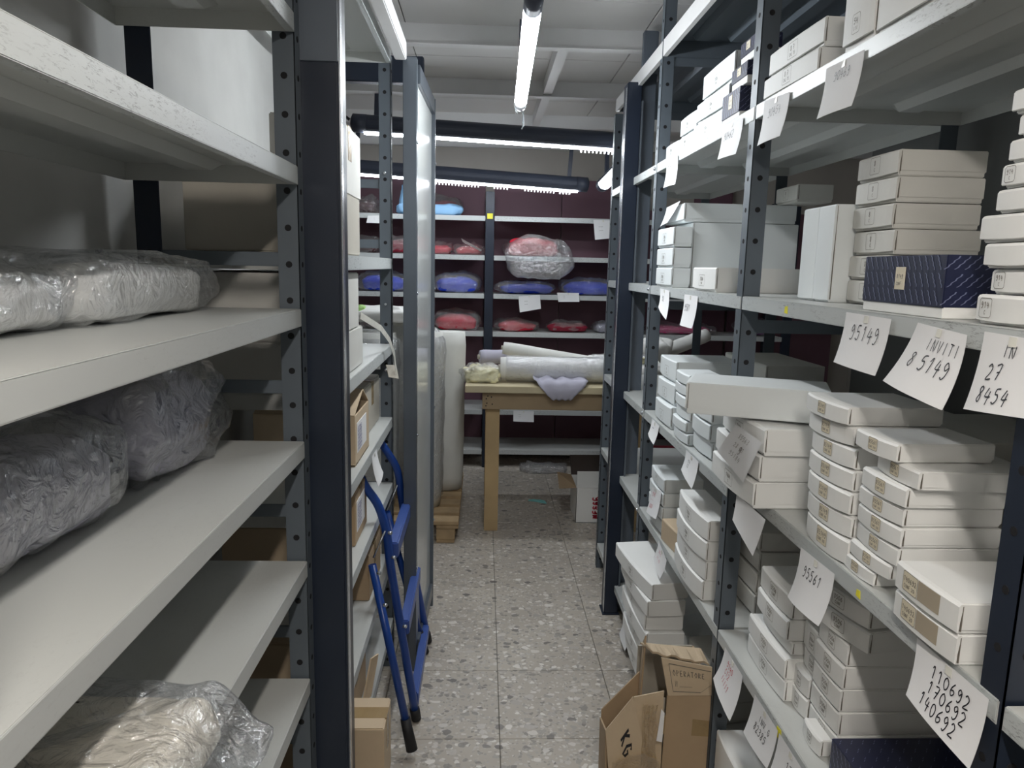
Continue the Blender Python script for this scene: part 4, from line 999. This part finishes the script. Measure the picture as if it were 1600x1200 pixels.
# ------------------------------------------------------------------ cartons on the left far rack
def kraft(x0, x1, y0, y1, z0, z1, label, mt='kraft', flap=None, sticker=False, tape=True, name='cardboard_box', rot=0):
    cx, cy = (x0 + x1) / 2, (y0 + y1) / 2
    r = thing(name, label, 'box', (cx, cy, z0), rot, 'cardboard boxes')
    a, b, h = (x1 - x0) / 2, (y1 - y0) / 2, z1 - z0
    if flap is None:
        MB().bbox(-a, a, -b, b, 0, h, .003).build('body', M[mt], r)
    else:
        g = MB(); t = .004
        g.bbox(-a, a, -b, -b + t, 0, h, .001); g.bbox(-a, a, b - t, b, 0, h, .001); g.bbox(-a, -a + t, -b + t, b - t, 0, h, .001); g.bbox(a - t, a, -b + t, b - t, 0, h, .001); g.box(-a, a, -b, b, 0, t)
        g.build('body', M[mt], r)
        for k, q in enumerate(flap): MB().quad(*q, .003).build('flap', M[mt], r)
    if tape and flap is None:
        MB().bbox(-a - .0008, a + .0008, -.022, .022, h * .5, h + .001, .0005, seg=1).build('tape', M['tape'], r)
    if sticker:
        s = MB().bbox(a - .0005, a + .0012, -b * .75, b * .55, h * .22, h * .82, .0003, seg=1).build('shipping_label', M['paper'], r)
        g = MB(); rr = random.Random(3)
        for k in range(7): write(g, ''.join(rr.choice('ABEGIMNORST0123456789') for _ in range(9)), lambda u, v: Vector((a + .0016, -b * .68 + u, h * .26 + v)), 0, (h * .5) * k / 7, h * .05, .2, aspect=min(1.3, b * 1.15 / (9 * .78 * h * .05)))
        g.build('label_print', M['blueink'], s)
    return r
a, b, h = .125, .105, .165
kraft(-.615, -.335, 1.515 + .02, 1.99, 1.518, 1.665, 'greyish carton on the upper shelf behind the navy column', 'kraft_grey')
kraft(-.49, -.338, 1.72, 2.03, 1.666, 1.83, 'pale taped carton standing on the greyish carton', 'grey_card')
kraft(-.615, -.335, 1.535, 2.02, 1.224, 1.33, 'pale taped carton, lower one under the grey shelf behind the column', 'grey_card')
kraft(-.615, -.335, 1.535, 1.96, 1.331, 1.475, 'pale taped carton, upper one under the grey shelf behind the column', 'grey_card')
kraft(-.60, -.335, 1.88, 2.11, .963, 1.10, 'brown open carton with a shipping label behind the navy column', 'kraft2',
      flap=[((-.132, -.115, .137), (.132, -.115, .137), (.132, .02, .185), (-.132, .02, .185)), ((.132, .115, .137), (-.132, .115, .137), (-.132, .02, .186), (.132, .02, .186))], sticker=True)
kraft(-.60, -.345, 1.62, 1.86, .723, .89, 'brown carton with printed label beneath the open carton shelf', 'kraft2', sticker=True)
kraft(-.60, -.345, 1.92, 2.12, .723, .87, 'smaller brown carton right behind the labelled one', 'kraft', sticker=True)
kraft(-.60, -.345, 2.15, 2.4, .451, .60, 'plain brown carton low in the shade beside the blue ladder', 'kraft')
kraft(-.60, -.34, 1.60, 1.80, .451, .61, 'brown carton with label on the fourth shelf down behind the column', 'kraft2', sticker=True)
kraft(-.60, -.35, 1.78, 2.1, .201, .40, 'dark brown carton on the bottom shelf behind the column', 'kraft')
kraft(-.62, -.36, 2.2, 2.5, .963, 1.12, 'dim brown carton at the far end of the open carton shelf', 'kraft_grey')
kraft(-.50, -.225, 1.60, 1.73, .201, .39, 'brown carton jutting out low beside the navy column', 'kraft2')
m = MB(); m.quad((-.305, 1.75, .35), (-.29, 1.80, .35), (-.275, 1.84, .45), (-.285, 1.78, .47), .004)
tag(m.build('cardboard_flap', M['kraft2']), 'loose cardboard flap sticking up above the low jutting carton', 'cardboard')
# hanging tape streamer with tag
r = thing('tape_streamer', 'loose clear tape streamer with cardboard scrap by the far upright', 'tape', (-.335, 1.98, 1.35))
m = MB(); pts = [(-.0, 0, 0), (.03, .18, -.05), (.035, .33, -.10), (.04, .42, -.16), (.042, .44, -.22)]
for i in range(4):
    p, q = Vector(pts[i]), Vector(pts[i + 1]); m.quad(p, q, q + Vector((.002, 0, .018)), p + Vector((.002, 0, .018)), .0008)
m.build('tape', M['clear_tape'], r)
MB().quad((.02, .42, -.225), (.05, .45, -.235), (.04, .46, -.19), (.01, .43, -.185), .003).build('cardboard_scrap', M['kraft_grey'], r)
paper_sheet((-.3185, 2.05, .945), (-.3185, 2.145, .945), (-.3185, 2.15, .87), (-.3185, 2.07, .85), (1, 0, 0), [], 'white paper strip hanging at the blue ladder top', name='paper_strip', curl=.015, group='paper signs on the shelf edges')

# ------------------------------------------------------------------ torn carton in the aisle (right, bottom)
tc = thing('torn_carton', 'torn open brown carton printed OPERATORE standing in the aisle', 'box', (.50, 1.80, 0), group='cardboard boxes')
def l(x, y, z):
    k = .9625
    return Vector((min(x * k, .5885) - .50, y * k - 1.80, 0 if z == 0 else 1.5 + (z - 1.5) * k))
MB().quad(l(.486, 1.72, 0), l(.617, 1.722, 0), l(.617, 1.722, .400), l(.495, 1.72, .402), .004).build('front_wall', M['kraft'], tc)
MB().quad(l(.496, 1.718, .403), l(.617, 1.72, .402), l(.617, 1.73, .476), l(.476, 1.73, .503), .004).build('printed_flap', M['kraft2'], tc)
MB().quad(l(.452, 1.90, .0), l(.486, 1.725, .0), l(.493, 1.726, .39), l(.455, 1.90, .29), .004).build('side_wall', M['kraft_grey'], tc)
MB().quad(l(.443, 1.80, .32), l(.450, 1.86, .30), l(.458, 1.86, .475), l(.446, 1.79, .53), .004).build('torn_edge', M['kraft'], tc)
MB().quad(l(.455, 1.905, 0), l(.617, 1.905, 0), l(.617, 1.905, .44), l(.455, 1.905, .44), .004).build('rear_wall', M['kraft_grey'], tc)
MB().quad(l(.617, 1.727, 0), l(.617, 1.90, 0), l(.617, 1.90, .44), l(.617, 1.727, .40), .004).build('side_wall', M['kraft'], tc)
m = MB(); K = 14
xs = [.446 + k * .0125 for k in range(K + 1)]
fy = lambda x: 1.745 - .004 * math.sin((x - .4) * 90) + (.03 if x < .452 else 0)
fz = lambda x: .512 - (x - .446) * .22 + .003 * math.sin(x * 150)
vs = []
for x in xs: vs += [l(x, fy(x), fz(x)), l(x - .004, 1.825, .492 - (x - .446) * .10), l(x, fy(x) + .001, fz(x) - .006), l(x - .004, 1.825, .487 - (x - .446) * .10)]
fs = []
for k in range(K): a, b = k * 4, k * 4 + 4; fs += [(a, b, b + 1, a + 1), (a + 2, a + 3, b + 3, b + 2), (a, a + 2, b + 2, b), (a + 1, b + 1, b + 3, a + 3)]
fs += [(0, 1, 3, 2), (K * 4, K * 4 + 2, K * 4 + 3, K * 4 + 1)]
m.add(vs, fs); m.build('top_flap', M['kraft2'], tc)
MB().quad(l(.487, 1.7175, .292), l(.617, 1.7185, .283), l(.617, 1.7185, .328), l(.490, 1.7175, .345), .001).build('tape', M['tape'], tc)
g = MB()
def fo(u, v):
    a = l(.496, 1.718, .403).lerp(l(.617, 1.72, .402), u); b = l(.476, 1.73, .503).lerp(l(.617, 1.73, .476), u)
    return a.lerp(b, v) + Vector((0, -.0055, .001))
write(g, 'OPERATORE', lambda u, v: fo(.18 + u * 6.2, .56 + v * 11), .0, .0, .0145, .16, slant=0, jitter=0, hand=False, aspect=1.08)
write(g, 'N', lambda u, v: fo(.20 + u * 6.2, .26 + v * 11), 0, 0, .014, .17, slant=0, jitter=0, hand=False); write(g, '___', lambda u, v: fo(.29 + u * 6.2, .26 + v * 11), 0, 0, .014, .06, slant=0, jitter=0, hand=False, aspect=1.4)
def seg(a, b):
    (u0, v0), (u1, v1) = a, b; du, dv = (.0, .012) if abs(u1 - u0) > abs(v1 - v0) else (.006, 0)
    g.add([fo(u0 - du, v0 - dv), fo(u1 - du, v1 - dv), fo(u1 + du, v1 + dv), fo(u0 + du, v0 + dv)], [(0, 1, 2, 3)])
seg((.13, .88), (.98, .84)); seg((.13, .12), (.75, .10)); seg((.13, .12), (.13, .88)); seg((.75, .10), (.98, .36))
g.build('printed_lettering', M['greyink'], tc)
kc = thing('torn_carton', 'collapsed brown carton printed KG, with tape, leaning in the aisle', 'box', (.38, 1.70, 0), group='cardboard boxes')
def l(x, y, z):
    k = .955
    return Vector((x * k - .38, y * k - 1.70, 0 if z == 0 else 1.5 + (z - 1.5) * k))
A_, B_, C_, D_ = (.349, 1.695, .165), (.458, 1.69, .18), (.403, 1.71, .405), (.335, 1.71, .31)
KP = [l(*A_), l(*B_), l(*C_), l(*D_)]
MB().quad(KP[0], KP[1], KP[2], KP[3], .004).build('printed_panel', M['kraft2'], kc)
MB().quad(l(.440, 1.698, .02), l(.484, 1.69, .02), l(.484, 1.712, .42), l(.406, 1.712, .403), .004).build('front_panel', M['kraft2'], kc)
MB().quad(l(.350, 1.70, .0), l(.485, 1.70, .0), l(.475, 1.696, .19), l(.350, 1.697, .17), .004).build('lower_panel', M['kraft'], kc)
MB().quad(l(.350, 1.71, .0), l(.350, 1.85, .0), l(.345, 1.85, .25), l(.337, 1.72, .30), .004).build('side_panel', M['kraft'], kc)
MB().quad(l(.350, 1.86, .0), l(.46, 1.87, .0), l(.455, 1.87, .38), l(.350, 1.86, .27), .004).build('rear_panel', M['kraft'], kc)
m = MB()
rr = random.Random(4); n = 9; vs = []
for j in range(n + 1):
    for i in range(n + 1):
        u, v = i / n, j / n
        p = l(.432 + .038 * u - .006 * v, 1.69 - .002 * u + .010 * v, .10 + .29 * v) if True else None
        vs.append(p + Vector((rr.uniform(-.003, .003), -.002 - rr.uniform(0, .006), rr.uniform(-.003, .003))))
m.add(vs, [(j * (n + 1) + i, j * (n + 1) + i + 1, (j + 1) * (n + 1) + i + 1, (j + 1) * (n + 1) + i) for j in range(n) for i in range(n)])
m.build('crumpled_tape', M['film_tape'], kc)
m = MB(); vs = []
for j in range(5):
    for i in range(13):
        u, v = i / 12, j / 4
        vs.append(l(.352 + .125 * u, 1.688 - .004 * u, .13 + .10 * v + .03 * math.sin(u * 3)) + Vector((0, -rr.uniform(0, .007), rr.uniform(-.004, .004))))
m.add(vs, [(j * 13 + i, j * 13 + i + 1, (j + 1) * 13 + i + 1, (j + 1) * 13 + i) for j in range(4) for i in range(12)])
m.build('tape', M['film_tape'], kc)
MB().quad(l(.463, 1.68, .298), l(.478, 1.68, .295), l(.483, 1.69, .37), l(.474, 1.69, .382), .001).build('paper_scrap', M['paper'], kc)
n_ = (KP[1] - KP[0]).cross(KP[3] - KP[0]).normalized()
if n_.y > 0: n_ = -n_
g = MB()
# letters run downwards, turned clockwise
fk = lambda u, v: KP[0].lerp(KP[1], u).lerp(KP[3].lerp(KP[2], u), v) + n_ * .006
write(g, 'KG', lambda u, v: fk(.42 + v * 6, .66 - u * 5.5 + v * 1.5), 0, 0, .045, .17, slant=0, jitter=0, hand=False, aspect=.85)
g.build('printed_lettering', M['ink'], kc)
